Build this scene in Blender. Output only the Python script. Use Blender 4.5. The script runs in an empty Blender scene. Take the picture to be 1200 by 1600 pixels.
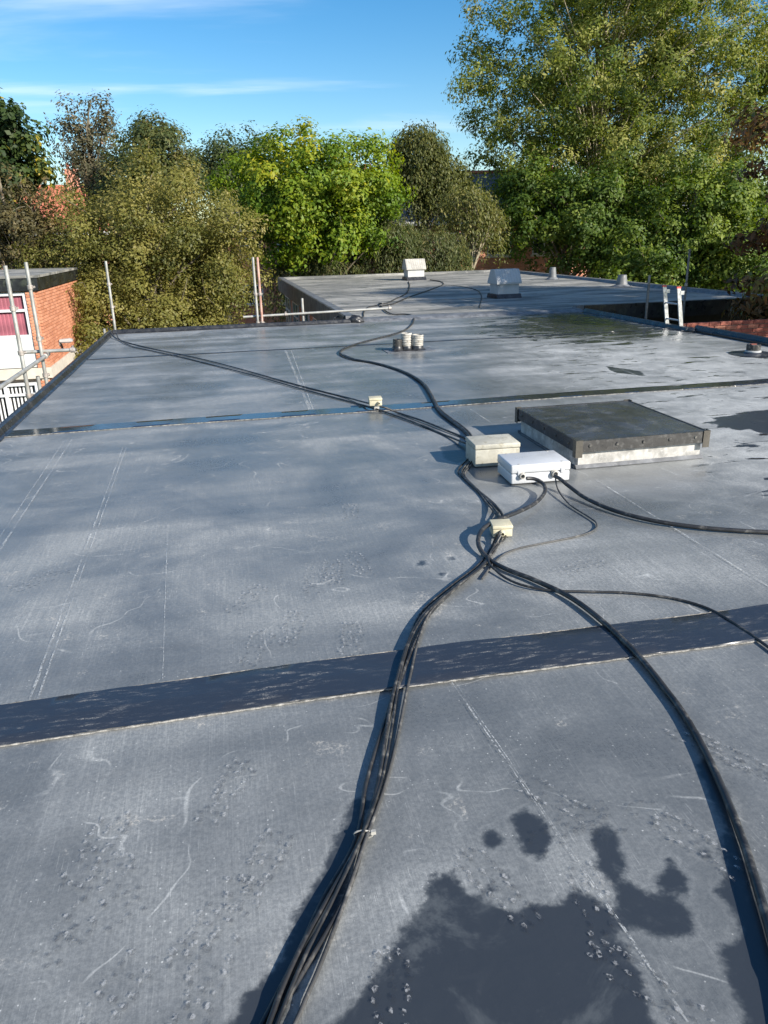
import bpy, bmesh, math, random
import numpy as np
from mathutils import Vector, Matrix

random.seed(7); rng = np.random.default_rng(11)
R = math.radians
scene = bpy.context.scene
col = scene.collection

# ------------------------------------------------------------------ camera
# World axes follow the roof: +X across it, +Y along it, z = 0 the membrane.
YAW, PITCH, ROLL, EYE, FPX = R(11.3), math.atan(431 / 1200), R(1.5), 1.6, 1200.0
fwd_h = Vector((math.sin(YAW), math.cos(YAW), 0))
right_l = Vector((math.cos(YAW), -math.sin(YAW), 0))
fwd = (fwd_h * math.cos(PITCH) + Vector((0, 0, -math.sin(PITCH)))).normalized()
up_l = (fwd_h * math.sin(PITCH) + Vector((0, 0, math.cos(PITCH)))).normalized()
cam_right = right_l * math.cos(ROLL) - up_l * math.sin(ROLL)
cam_up = right_l * math.sin(ROLL) + up_l * math.cos(ROLL)
cd = bpy.data.cameras.new('camera'); cam = bpy.data.objects.new('camera', cd); col.objects.link(cam)
M3 = Matrix((cam_right, cam_up, -fwd)).transposed()
cam.matrix_world = Matrix.Translation((0, 0, EYE)) @ M3.to_4x4()
cd.sensor_fit = 'VERTICAL'; cd.sensor_height = 24.0; cd.lens = 24.0 * FPX / 1600
cd.clip_start = 0.05; cd.clip_end = 3000
scene.camera = cam

# ------------------------------------------------------------------ light
SUN_AZ, SUN_EL = R(139.0), R(27.0)          # azimuth clockwise from +Y
SKY_STRENGTH, SUN_STRENGTH, EXPOSURE = 0.145, 4.9, 0.86
w = bpy.data.worlds.new('World'); scene.world = w; w.use_nodes = True
def build_world():
    nt = w.node_tree; N = nt.nodes; L = nt.links; N.clear()
    out = N.new('ShaderNodeOutputWorld'); bg = N.new('ShaderNodeBackground')
    sky = N.new('ShaderNodeTexSky'); sky.sky_type = 'NISHITA'; sky.sun_disc = False
    sky.sun_elevation = SUN_EL; sky.sun_rotation = SUN_AZ
    sky.air_density = 1.0; sky.dust_density = 0.25; sky.ozone_density = 2.2; sky.altitude = 60
    hs = N.new('ShaderNodeHueSaturation'); hs.inputs['Saturation'].default_value = 1.42; hs.inputs['Value'].default_value = 0.61; hs.inputs['Hue'].default_value = 0.5
    L.new(sky.outputs[0], hs.inputs['Color'])
    # thin cirrus: noise on a plane high above the place
    tc = N.new('ShaderNodeTexCoord'); sp = N.new('ShaderNodeSeparateXYZ'); L.new(tc.outputs['Generated'], sp.inputs[0])
    def m(op, a, b=None, clamp=False):
        n = N.new('ShaderNodeMath'); n.operation = op; n.use_clamp = clamp
        for i, v in enumerate((a, b)):
            if v is None: continue
            if isinstance(v, (int, float)): n.inputs[i].default_value = v
            else: L.new(v, n.inputs[i])
        return n.outputs[0]
    zz = m('ADD', m('MAXIMUM', sp.outputs[2], 0.0), 0.06)
    cx = m('DIVIDE', sp.outputs[0], zz); cy = m('DIVIDE', sp.outputs[1], zz)
    cb = N.new('ShaderNodeCombineXYZ'); L.new(cx, cb.inputs[0]); L.new(cy, cb.inputs[1])
    mp = N.new('ShaderNodeMapping'); mp.inputs['Rotation'].default_value = (0, 0, R(24)); mp.inputs['Scale'].default_value = (0.30, 0.85, 1); mp.inputs['Location'].default_value = (1.55, 0.35, 0)
    L.new(cb.outputs[0], mp.inputs[0])
    n1 = N.new('ShaderNodeTexNoise'); n1.inputs['Scale'].default_value = 1.0; n1.inputs['Detail'].default_value = 7; n1.inputs['Roughness'].default_value = 0.52; n1.inputs['Distortion'].default_value = 0.35
    L.new(mp.outputs[0], n1.inputs['Vector'])
    mr = N.new('ShaderNodeMapRange'); mr.inputs[1].default_value = 0.50; mr.inputs[2].default_value = 0.74; mr.inputs[4].default_value = 0.75; mr.interpolation_type = 'SMOOTHSTEP'
    L.new(n1.outputs[0], mr.inputs[0])
    mx = N.new('ShaderNodeMix'); mx.data_type = 'RGBA'
    L.new(m('MULTIPLY', mr.outputs[0], m('MULTIPLY', m('SUBTRACT', sp.outputs[2], 0.05), 9.0, True)), mx.inputs['Factor']); L.new(hs.outputs[0], mx.inputs['A']); mx.inputs['B'].default_value = (4.6, 5.0, 5.6, 1)
    L.new(mx.outputs['Result'], bg.inputs['Color']); bg.inputs['Strength'].default_value = SKY_STRENGTH
    L.new(bg.outputs[0], out.inputs['Surface'])
build_world()
sd = bpy.data.lights.new('sun', 'SUN'); sd.energy = SUN_STRENGTH; sd.angle = R(0.53); sd.color = (1.0, 0.93, 0.82)
sun = bpy.data.objects.new('sun', sd); col.objects.link(sun)
sv = Vector((math.sin(SUN_AZ) * math.cos(SUN_EL), math.cos(SUN_AZ) * math.cos(SUN_EL), math.sin(SUN_EL)))
sun.rotation_euler = sv.to_track_quat('Z', 'Y').to_euler(); sun.location = (20, -20, 30)
vs = scene.view_settings; vs.view_transform = 'Standard'; vs.look = 'None'; vs.exposure = EXPOSURE; vs.gamma = 1.0; vs.use_curve_mapping = False
cy_ = scene.cycles; cy_.max_bounces = 4; cy_.diffuse_bounces = 2; cy_.glossy_bounces = 2; cy_.transmission_bounces = 3; cy_.transparent_max_bounces = 6
scene.render.resolution_x = 768; scene.render.resolution_y = 1024

# ------------------------------------------------------------------ survey helpers (a sighting line meets a real plane)
def ray(x, y):
    u, v = (x - 600) / FPX, (800 - y) / FPX
    return fwd + cam_right * u + cam_up * v
def P(x, y, z=0.0):                       # on a level plane at height z
    d = ray(x, y); t = (z - EYE) / d.z
    return Vector((d.x * t, d.y * t, z))
def PS(x, y, s):                          # on the upright plane X = s
    d = ray(x, y); t = s / d.x
    return Vector((s, d.y * t, EYE + d.z * t))
def PT(x, y, tt):                         # on the upright plane Y = tt
    d = ray(x, y); t = tt / d.y
    return Vector((d.x * t, tt, EYE + d.z * t))
def AT(x, y, dist):                       # at a level distance ahead
    d = ray(x, y); t = dist / d.dot(fwd_h)
    return Vector((d.x * t, d.y * t, EYE + d.z * t))

# ------------------------------------------------------------------ object helpers
def tag(o, label=None, cat=None, group=None, kind=None):
    if label: o['label'] = label
    if cat: o['category'] = cat
    if group: o['group'] = group
    if kind: o['kind'] = kind
    return o
def empty(name, loc=(0, 0, 0), rz=0.0):
    o = bpy.data.objects.new(name, None); col.objects.link(o); o.location = loc; o.rotation_euler = (0, 0, rz)
    o.empty_display_size = 0.1
    return o
def link(name, me, mat, parent=None, loc=(0, 0, 0), rot=(0, 0, 0)):
    o = bpy.data.objects.new(name, me); col.objects.link(o)
    if mat is not None and not me.materials: me.materials.append(mat)
    o.location = loc; o.rotation_euler = rot
    if parent is not None: o.parent = parent
    return o
class MB:
    def __init__(s): s.v = []; s.f = []
    def add(s, vs, fs):
        b = len(s.v); s.v.extend([tuple(p) for p in vs]); s.f.extend([tuple(i + b for i in f) for f in fs]); return s
    def box(s, x0, x1, y0, y1, z0, z1):
        return s.add([(x0, y0, z0), (x1, y0, z0), (x1, y1, z0), (x0, y1, z0), (x0, y0, z1), (x1, y0, z1), (x1, y1, z1), (x0, y1, z1)],
                     [(3, 2, 1, 0), (4, 5, 6, 7), (0, 1, 5, 4), (1, 2, 6, 5), (2, 3, 7, 6), (3, 0, 4, 7)])
    def tube(s, pts, r, n=8, cap=True):
        pts = [Vector(p) for p in pts]; m = len(pts)
        rs = list(r) if hasattr(r, '__len__') else [r] * m
        t0 = (pts[1] - pts[0]).normalized()
        nrm = t0.orthogonal().normalized(); vs = []
        for i in range(m):
            t = (pts[min(i + 1, m - 1)] - pts[max(i - 1, 0)])
            t = t.normalized() if t.length > 1e-9 else t0
            nrm = (nrm - t * nrm.dot(t)); nrm = nrm.normalized() if nrm.length > 1e-6 else t.orthogonal().normalized()
            bn = t.cross(nrm)
            for k in range(n):
                a = 2 * math.pi * k / n
                vs.append(pts[i] + (nrm * math.cos(a) + bn * math.sin(a)) * rs[i])
        fs = [(i * n + k, i * n + (k + 1) % n, (i + 1) * n + (k + 1) % n, (i + 1) * n + k) for i in range(m - 1) for k in range(n)]
        if cap: fs += [tuple(range(n - 1, -1, -1)), tuple((m - 1) * n + k for k in range(n))]
        return s.add(vs, fs)
    def lathe(s, prof, n=24, c=(0, 0, 0)):
        vs = []; m = len(prof)
        for (r, z) in prof:
            for k in range(n):
                a = 2 * math.pi * k / n; vs.append((c[0] + r * math.cos(a), c[1] + r * math.sin(a), c[2] + z))
        fs = [(i * n + k, i * n + (k + 1) % n, (i + 1) * n + (k + 1) % n, (i + 1) * n + k) for i in range(m - 1) for k in range(n)]
        return s.add(vs, fs)
    def extrude(s, prof, axis, a0, a1, closed=True):
        # prof: list of (u, z); axis 'y': u is x; axis 'x': u is y
        m = len(prof); vs = []
        for a in (a0, a1):
            for (u, z) in prof: vs.append((u, a, z) if axis == 'y' else (a, u, z))
        fs = [(i, (i + 1) % m, m + (i + 1) % m, m + i) for i in range(m if closed else m - 1)]
        if closed: fs += [tuple(range(m)), tuple(range(2 * m - 1, m - 1, -1))]
        return s.add(vs, fs)
    def mesh(s, name, smooth=None):
        me = bpy.data.meshes.new(name); me.from_pydata(s.v, [], s.f); me.update()
        bm = bmesh.new(); bm.from_mesh(me); bmesh.ops.recalc_face_normals(bm, faces=bm.faces); bm.to_mesh(me); bm.free()
        if smooth is not None:
            me.polygons.foreach_set('use_smooth', [True] * len(me.polygons)); me.set_sharp_from_angle(angle=R(smooth))
        return me
    def build(s, name, mat, parent=None, smooth=None, loc=(0, 0, 0), rot=(0, 0, 0)):
        return link(name, s.mesh(name, smooth), mat, parent, loc, rot)
def rbox_mesh(name, sx, sy, sz, bev, seg=3, vertical_only=False):
    """rounded box, base centre at the origin"""
    bm = bmesh.new(); bmesh.ops.create_cube(bm, size=1.0)
    for v in bm.verts: v.co = Vector((v.co.x * sx, v.co.y * sy, (v.co.z + 0.5) * sz))
    ed = [e for e in bm.edges if not vertical_only or abs(e.verts[0].co.z - e.verts[1].co.z) > sz * 0.5]
    bmesh.ops.bevel(bm, geom=ed, offset=bev, segments=seg, affect='EDGES', profile=0.5)
    me = bpy.data.meshes.new(name); bm.to_mesh(me); bm.free()
    me.polygons.foreach_set('use_smooth', [True] * len(me.polygons)); me.set_sharp_from_angle(angle=R(40))
    return me
def catmull(pts, step=0.03):
    pts = [Vector(p) for p in pts]; out = []
    ext = [pts[0] * 2 - pts[1]] + pts + [pts[-1] * 2 - pts[-2]]
    for i in range(1, len(ext) - 2):
        p0, p1, p2, p3 = ext[i - 1], ext[i], ext[i + 1], ext[i + 2]
        n = max(2, int((p2 - p1).length / step))
        for k in range(n):
            t = k / n
            out.append(0.5 * ((2 * p1) + (p2 - p0) * t + (2 * p0 - 5 * p1 + 4 * p2 - p3) * t * t + (3 * p1 - p0 - 3 * p2 + p3) * t ** 3))
    out.append(pts[-1]); return out

# ------------------------------------------------------------------ materials
def new_mat(name):
    m = bpy.data.materials.new(name); m.use_nodes = True; nt = m.node_tree
    return m, nt.nodes, nt.links, nt.nodes['Principled BSDF']
class G:
    """small node-graph helper"""
    def __init__(s, nt): s.N = nt.nodes; s.L = nt.links
    def put(s, sock, v):
        if isinstance(v, (int, float)): sock.default_value = v
        elif isinstance(v, tuple): sock.default_value = v if len(v) == len(sock.default_value) else v + (1,)
        else: s.L.new(v, sock)
    def math(s, op, a, b=0.0, c=None, clamp=False):
        n = s.N.new('ShaderNodeMath'); n.operation = op; n.use_clamp = clamp
        s.put(n.inputs[0], a); s.put(n.inputs[1], b)
        if c is not None: s.put(n.inputs[2], c)
        return n.outputs[0]
    def noise(s, vec, scale, detail=4, rough=0.5, dist=0.0):
        n = s.N.new('ShaderNodeTexNoise'); n.inputs['Scale'].default_value = scale; n.inputs['Detail'].default_value = detail
        n.inputs['Roughness'].default_value = rough; n.inputs['Distortion'].default_value = dist
        if vec is not None: s.L.new(vec, n.inputs['Vector'])
        return n.outputs[0]
    def coord(s, kind='Object', scale=(1, 1, 1), rot=(0, 0, 0), loc=(0, 0, 0)):
        tc = s.N.new('ShaderNodeTexCoord'); mp = s.N.new('ShaderNodeMapping')
        mp.inputs['Scale'].default_value = scale; mp.inputs['Rotation'].default_value = rot; mp.inputs['Location'].default_value = loc
        s.L.new(tc.outputs[kind], mp.inputs[0]); return mp.outputs[0]
    def ramp(s, v, lo, hi, a=0.0, b=1.0, smooth=True):
        n = s.N.new('ShaderNodeMapRange'); n.interpolation_type = 'SMOOTHSTEP' if smooth else 'LINEAR'
        s.put(n.inputs[0], v); n.inputs[1].default_value = lo; n.inputs[2].default_value = hi; n.inputs[3].default_value = a; n.inputs[4].default_value = b
        return n.outputs[0]
    def mix(s, f, a, b):
        n = s.N.new('ShaderNodeMix'); n.data_type = 'RGBA'
        s.put(n.inputs['Factor'], f); s.put(n.inputs['A'], a); s.put(n.inputs['B'], b); return n.outputs['Result']
    def bump(s, h, strength=0.3, dist=0.01, normal=None):
        n = s.N.new('ShaderNodeBump'); n.inputs['Strength'].default_value = strength; n.inputs['Distance'].default_value = dist
        s.L.new(h, n.inputs['Height'])
        if normal is not None: s.L.new(normal, n.inputs['Normal'])
        return n.outputs[0]
    def attr(s, name):
        n = s.N.new('ShaderNodeAttribute'); n.attribute_name = name; return n.outputs['Fac']
    def rnd(s):
        return s.N.new('ShaderNodeObjectInfo').outputs['Random']

def simple(name, colr, rough=0.6, metal=0.0, var=0.25, scale=6.0, bump=0.15, bscale=60.0, spec=0.5, dirt=None, dirt_amt=0.5, bdist=0.003):
    m, N, L, b = new_mat(name); g = G(m.node_tree); c = g.coord()
    n = g.noise(c, scale, 5, 0.6); k = g.ramp(n, 0.3, 0.7)
    dark = tuple(x * (1 - var) for x in colr); lite = tuple(min(1, x * (1 + var)) for x in colr)
    cc = g.mix(k, dark, lite)
    if dirt:
        n2 = g.noise(c, scale * 2.3, 6, 0.65, 0.4); cc = g.mix(g.ramp(n2, 0.5, 0.72, 0, dirt_amt), cc, dirt)
    g.put(b.inputs['Base Color'], cc); b.inputs['Metallic'].default_value = metal
    g.put(b.inputs['Roughness'], g.ramp(g.noise(c, scale * 3, 4), 0.3, 0.7, max(0.03, rough - 0.1), min(1, rough + 0.1)))
    b.inputs['Specular IOR Level'].default_value = spec
    if bump: g.put(b.inputs['Normal'], g.bump(g.noise(c, bscale, 4), bump, bdist))
    return m

def membrane_mat():
    m, N, L, b = new_mat('epdm_membrane'); g = G(m.node_tree)
    o = g.coord()
    # dust brushed along the roof with a broom
    st1 = g.noise(g.coord(scale=(85, 1.6, 1), rot=(0, 0, R(-20))), 1.0, 5, 0.66, 2.2)
    st2 = g.noise(g.coord(scale=(120, 2.4, 1), rot=(0, 0, R(7)), loc=(3, 7, 0)), 1.0, 4, 0.66, 1.6)
    st3 = g.noise(g.coord(scale=(2.2, 34, 1), rot=(0, 0, R(24)), loc=(5, 1, 0)), 1.0, 5, 0.6)
    blot = g.noise(o, 0.9, 6, 0.62, 0.6)
    blot2 = g.noise(g.coord(loc=(13, 5, 2)), 4.5, 6, 0.65, 0.8)
    bands = g.noise(g.coord(scale=(0.16, 1.9, 1), rot=(0, 0, R(-4))), 1.0, 3, 0.5, 0.3)
    fine = g.noise(o, 70, 6, 0.85)
    streak = g.math('MULTIPLY', g.ramp(st1, 0.42, 0.78), g.ramp(blot, 0.35, 0.66))
    streak2 = g.math('MULTIPLY', g.ramp(st2, 0.45, 0.8), g.ramp(blot2, 0.4, 0.7))
    smear = g.math('MULTIPLY', g.ramp(st3, 0.55, 0.8), g.ramp(blot2, 0.48, 0.7))
    st4 = g.noise(g.coord(scale=(260, 9, 1), rot=(0, 0, R(-38)), loc=(1, 4, 0)), 1.0, 3, 0.6)
    st5 = g.noise(g.coord(scale=(230, 7, 1), rot=(0, 0, R(38)), loc=(8, 2, 0)), 1.0, 3, 0.6)
    scr = g.math('MULTIPLY', g.math('ADD', g.ramp(st4, 0.60, 0.74), g.ramp(st5, 0.61, 0.75)), g.ramp(blot2, 0.38, 0.62, 0.1, 0.55))
    crumb = g.math('MULTIPLY', g.ramp(g.noise(g.coord(loc=(4, 9, 1)), 5.5, 5, 0.7, 0.4), 0.60, 0.74), g.ramp(g.noise(o, 75, 3, 0.7), 0.46, 0.62))
    dust = g.math('ADD', g.math('MULTIPLY', streak, 0.25), g.math('MULTIPLY', streak2, 0.16))
    dust = g.math('ADD', dust, g.math('ADD', g.math('MULTIPLY', smear, 0.42), g.math('ADD', g.math('MULTIPLY', scr, 0.62), g.math('MULTIPLY', crumb, 0.45))))
    dust = g.math('ADD', dust, g.ramp(blot, 0.30, 0.70, 0.12, 0.46))
    dust = g.math('MULTIPLY', dust, g.ramp(bands, 0.36, 0.62, 0.55, 1.1))
    # tide lines where puddles dried: thin contours of a slow noise
    tl = g.noise(g.coord(loc=(2.3, 8.1, 0)), 1.15, 3, 0.5, 0.5)
    tide = g.ramp(g.math('ABSOLUTE', g.math('SUBTRACT', tl, 0.53)), 0.0008, 0.0042, 1.0, 0.0)
    tide = g.math('MULTIPLY', tide, g.ramp(g.noise(o, 6, 3), 0.46, 0.62, 0.0, 0.34))
    # grit specks
    vo = N.new('ShaderNodeTexVoronoi'); vo.inputs['Scale'].default_value = 58; L.new(o, vo.inputs['Vector'])
    sp = N.new('ShaderNodeSeparateColor'); L.new(vo.outputs['Color'], sp.inputs[0])
    spk = g.math('MULTIPLY', g.ramp(vo.outputs['Distance'], 0.10, 0.18, 1.0, 0.0), g.math('GREATER_THAN', sp.outputs[0], 0.84))
    # wet / damp: signed distance in metres stored on the mesh, edge broken by noise
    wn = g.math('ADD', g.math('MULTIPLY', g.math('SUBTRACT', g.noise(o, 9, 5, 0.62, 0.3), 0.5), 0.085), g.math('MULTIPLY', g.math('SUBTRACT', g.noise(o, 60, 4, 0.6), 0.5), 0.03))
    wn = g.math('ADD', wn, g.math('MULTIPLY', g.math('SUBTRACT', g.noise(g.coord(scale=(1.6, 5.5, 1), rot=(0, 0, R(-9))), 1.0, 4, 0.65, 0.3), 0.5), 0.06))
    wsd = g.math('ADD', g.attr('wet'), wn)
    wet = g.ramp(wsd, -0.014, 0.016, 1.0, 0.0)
    rim = g.math('MULTIPLY', g.ramp(g.math('ABSOLUTE', g.math('SUBTRACT', wsd, 0.022)), 0.0, 0.014, 1.0, 0.0), 0.05)
    # large broken water film drying at the low corner
    fsd = g.math('ADD', g.math('SUBTRACT', g.attr('film'), 0.05), g.math('MULTIPLY', g.math('SUBTRACT', g.noise(g.coord(scale=(0.55, 1.5, 1), rot=(0, 0, R(-8))), 2.6, 8, 0.72, 0.8), 0.5), 8.0))
    film = g.ramp(fsd, -0.06, 0.05, 1.0, 0.0)
    fl = g.noise(g.coord(scale=(2.2, 7.5, 1), rot=(0, 0, R(-6)), loc=(2, 2, 0)), 1.0, 5, 0.62, 0.4)
    fleck = g.math('MULTIPLY', g.ramp(fl, 0.600, 0.635), g.ramp(g.attr('lighter'), 0.25, 0.5))
    film = g.math('MAXIMUM', film, fleck)
    wetall = g.math('MAXIMUM', wet, film)
    dust = g.math('ADD', dust, g.math('ADD', tide, rim))
    dust = g.math('ADD', dust, g.math('MULTIPLY', g.attr('lighter'), g.ramp(blot2, 0.3, 0.7, 0.30, 0.8)))
    dust = g.math('ADD', dust, g.math('MULTIPLY', spk, g.ramp(blot2, 0.35, 0.65, 0.1, 0.75)))
    dust = g.math('MULTIPLY', dust, g.ramp(fine, 0.36, 0.64, 0.68, 1.32))
    dust = g.math('MULTIPLY', dust, g.ramp(wetall, 0, 1, 1.0, 0.14), clamp=True)
    dust = g.math('MULTIPLY', dust, 0.95, clamp=True)
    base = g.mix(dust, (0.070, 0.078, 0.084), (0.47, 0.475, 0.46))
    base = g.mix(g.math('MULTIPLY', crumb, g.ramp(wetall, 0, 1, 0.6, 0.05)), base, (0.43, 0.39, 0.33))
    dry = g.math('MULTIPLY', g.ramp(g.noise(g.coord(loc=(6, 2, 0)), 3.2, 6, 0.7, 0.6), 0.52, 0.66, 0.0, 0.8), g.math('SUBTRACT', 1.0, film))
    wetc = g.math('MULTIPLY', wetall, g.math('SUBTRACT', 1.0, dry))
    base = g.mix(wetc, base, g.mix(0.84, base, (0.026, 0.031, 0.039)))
    g.put(b.inputs['Base Color'], base)
    rr = g.ramp(dust, 0.05, 0.7, 0.27, 0.60)
    rr = g.math('ADD', g.math('MULTIPLY', rr, g.math('SUBTRACT', 1.0, wetall)), g.math('MULTIPLY', wetall, 0.30))
    rr = g.math('ADD', g.math('MULTIPLY', rr, g.math('SUBTRACT', 1.0, film)), g.math('MULTIPLY', film, g.ramp(g.noise(o, 5, 4), 0.35, 0.65, 0.10, 0.30)))
    g.put(b.inputs['Roughness'], rr)
    hgt = g.math('ADD', g.math('MULTIPLY', g.noise(o, 2.2, 3), 1.0), g.math('MULTIPLY', g.noise(o, 22, 4), 0.12))
    hgt2 = g.math('MULTIPLY', g.math('ADD', g.noise(o, 320, 2), g.math('MULTIPLY', dust, 0.6)), g.math('SUBTRACT', 1.0, g.math('MULTIPLY', wetall, 0.85)))
    nn = g.bump(hgt, 0.35, 0.02); g.put(b.inputs['Normal'], g.bump(hgt2, 0.25, 0.0012, nn))
    return m
def tape_mat(name='seam_tape', rough=0.26, spec=0.5, dust=1.0, bmp=0.25):
    m, N, L, b = new_mat(name); g = G(m.node_tree); o = g.coord()
    sc = g.noise(g.coord(scale=(3, 16, 1), rot=(0, 0, R(22))), 3.0, 6, 0.7)
    pat = g.noise(o, 3.1, 5, 0.6, 0.5)
    d = g.math('MULTIPLY', g.ramp(sc, 0.5, 0.74), g.ramp(pat, 0.42, 0.62, 0.16 * dust, 1.0 * dust))
    d = g.math('MULTIPLY', d, g.ramp(g.noise(o, 220, 3), 0.36, 0.6), clamp=True)
    g.put(b.inputs['Base Color'], g.mix(d, (0.026, 0.031, 0.042), (0.33, 0.32, 0.30)))
    g.put(b.inputs['Roughness'], g.math('ADD', g.ramp(d, 0, 0.6, rough, 0.65), g.math('MULTIPLY', g.noise(o, 14, 3), 0.10)))
    b.inputs['Specular IOR Level'].default_value = spec
    h = g.math('ADD', g.noise(o, 7, 4, 0.6, 0.4), g.math('MULTIPLY', g.noise(o, 160, 3), 0.06))
    g.put(b.inputs['Normal'], g.bump(h, bmp, 0.010))
    return m
def felt_mat():
    m, N, L, b = new_mat('mineral_felt'); g = G(m.node_tree); o = g.coord()
    n1 = g.noise(g.coord(scale=(0.35, 1.3, 1)), 1.0, 6, 0.65, 0.6); n2 = g.noise(o, 2.4, 6, 0.7, 0.3)
    base = g.mix(g.ramp(n1, 0.34, 0.66), (0.10, 0.102, 0.098), (0.36, 0.345, 0.31))
    base = g.mix(g.ramp(n2, 0.56, 0.72, 0, 0.65), base, (0.40, 0.385, 0.35))
    base = g.mix(g.ramp(n2, 0.46, 0.30, 0, 0.8), base, (0.045, 0.052, 0.040))
    # sheet laps every metre
    sx = N.new('ShaderNodeSeparateXYZ'); L.new(o, sx.inputs[0])
    lap = g.math('ABSOLUTE', g.math('SUBTRACT', g.math('FRACT', g.math('ADD', sx.outputs[1], g.math('MULTIPLY', n2, 0.05))), 0.5))
    base = g.mix(g.ramp(lap, 0.0, 0.025, 0.6, 0.0), base, (0.03, 0.03, 0.03))
    g.put(b.inputs['Base Color'], base); g.put(b.inputs['Roughness'], g.ramp(n2, 0.3, 0.7, 0.55, 0.9))
    g.put(b.inputs['Normal'], g.bump(g.math('ADD', g.noise(o, 140, 2), g.noise(o, 5, 3)), 0.35, 0.008)); return m
def brickface(name, c0, c1, c2):
    m, N, L, b = new_mat(name); g = G(m.node_tree); o = g.coord(); r = g.rnd(); at = g.attr('tint')
    k = g.math('FRACT', g.math('ADD', r, at))
    base = g.mix(g.ramp(k, 0.0, 0.8), c0, c1); base = g.mix(g.ramp(k, 0.86, 1.0, 0, 0.7), base, c2)
    base = g.mix(g.ramp(g.noise(o, 18, 5, 0.65), 0.45, 0.75, 0, 0.45), base, tuple(x * 0.6 for x in c0))
    g.put(b.inputs['Base Color'], base); b.inputs['Roughness'].default_value = 0.85
    g.put(b.inputs['Normal'], g.bump(g.noise(o, 90, 4), 0.3, 0.004)); return m
def brick_tex(name, c0, c1, mortar, scale=1.0):
    m, N, L, b = new_mat(name); g = G(m.node_tree)
    tc = N.new('ShaderNodeTexCoord'); sx = N.new('ShaderNodeSeparateXYZ'); L.new(tc.outputs['Object'], sx.inputs[0])
    cb = N.new('ShaderNodeCombineXYZ'); L.new(g.math('ADD', sx.outputs[0], sx.outputs[1]), cb.inputs[0]); L.new(sx.outputs[2], cb.inputs[1])
    bt = N.new('ShaderNodeTexBrick'); L.new(cb.outputs[0], bt.inputs['Vector']); bt.inputs['Scale'].default_value = 1.0
    bt.inputs['Brick Width'].default_value = 0.225; bt.inputs['Row Height'].default_value = 0.075; bt.inputs['Mortar Size'].default_value = 0.006
    bt.inputs['Color1'].default_value = c0 + (1,); bt.inputs['Color2'].default_value = c1 + (1,); bt.inputs['Mortar'].default_value = mortar + (1,)
    base = g.mix(g.ramp(g.noise(g.coord(), 1.1, 5, 0.6), 0.45, 0.7, 0, 0.35), bt.outputs['Color'], tuple(x * 0.55 for x in c0))
    g.put(b.inputs['Base Color'], base); b.inputs['Roughness'].default_value = 0.9
    g.put(b.inputs['Normal'], g.bump(bt.outputs['Fac'], -0.4, 0.006)); return m
def leaf_mat(name, cols, trans=0.42, rough=0.55):
    """cols: list of (position, rgb): leaf colours across the crown, one tint value per leaf"""
    m, N, L, b = new_mat(name); g = G(m.node_tree)
    rp = N.new('ShaderNodeValToRGB'); e = rp.color_ramp.elements
    while len(e) < len(cols): e.new(0.5)
    for i, (p, c) in enumerate(cols): e[i].position = p; e[i].color = tuple(x * 1.12 for x in c) + (1,)
    L.new(g.attr('tint'), rp.inputs[0])
    b.inputs['Roughness'].default_value = rough; b.inputs['Specular IOR Level'].default_value = 0.35
    L.new(rp.outputs[0], b.inputs['Base Color'])
    tr = N.new('ShaderNodeBsdfTranslucent'); hs = N.new('ShaderNodeHueSaturation'); hs.inputs['Saturation'].default_value = 1.15; hs.inputs['Value'].default_value = 1.25
    L.new(rp.outputs[0], hs.inputs['Color']); L.new(hs.outputs[0], tr.inputs['Color'])
    mx = N.new('ShaderNodeMixShader'); mx.inputs[0].default_value = trans
    L.new(b.outputs[0], mx.inputs[1]); L.new(tr.outputs[0], mx.inputs[2]); L.new(mx.outputs[0], N['Material Output'].inputs['Surface'])
    return m
def bark_mat(name, c):
    return simple(name, c, 0.9, var=0.4, scale=4, bump=0.6, bscale=14, bdist=0.02, spec=0.2)
def chalk_mat():
    m, N, L, b = new_mat('chalk'); g = G(m.node_tree); o = g.coord()
    b.inputs['Base Color'].default_value = (0.62, 0.63, 0.62, 1); b.inputs['Roughness'].default_value = 0.95
    a = g.math('MULTIPLY', g.ramp(g.noise(o, 3.5, 4, 0.6), 0.36, 0.62, 0.06, 0.58), g.ramp(g.noise(o, 90, 3, 0.7), 0.42, 0.58))
    g.put(b.inputs['Alpha'], a); return m
def mask_mat(name, c, lo=0.42, hi=0.58, sc=45.0, mul=0.8, rough=0.8):
    m, N, L, b = new_mat(name); g = G(m.node_tree); o = g.coord()
    b.inputs['Base Color'].default_value = c + (1,); b.inputs['Roughness'].default_value = rough
    g.put(b.inputs['Alpha'], g.ramp(g.noise(o, sc, 3, 0.6), lo, hi, 0.0, mul)); return m
def glass_mat(name, c=(0.02, 0.025, 0.03), rough=0.05):
    m, N, L, b = new_mat(name); b.inputs['Base Color'].default_value = c + (1,); b.inputs['Roughness'].default_value = rough
    b.inputs['Specular IOR Level'].default_value = 0.6; return m

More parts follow.
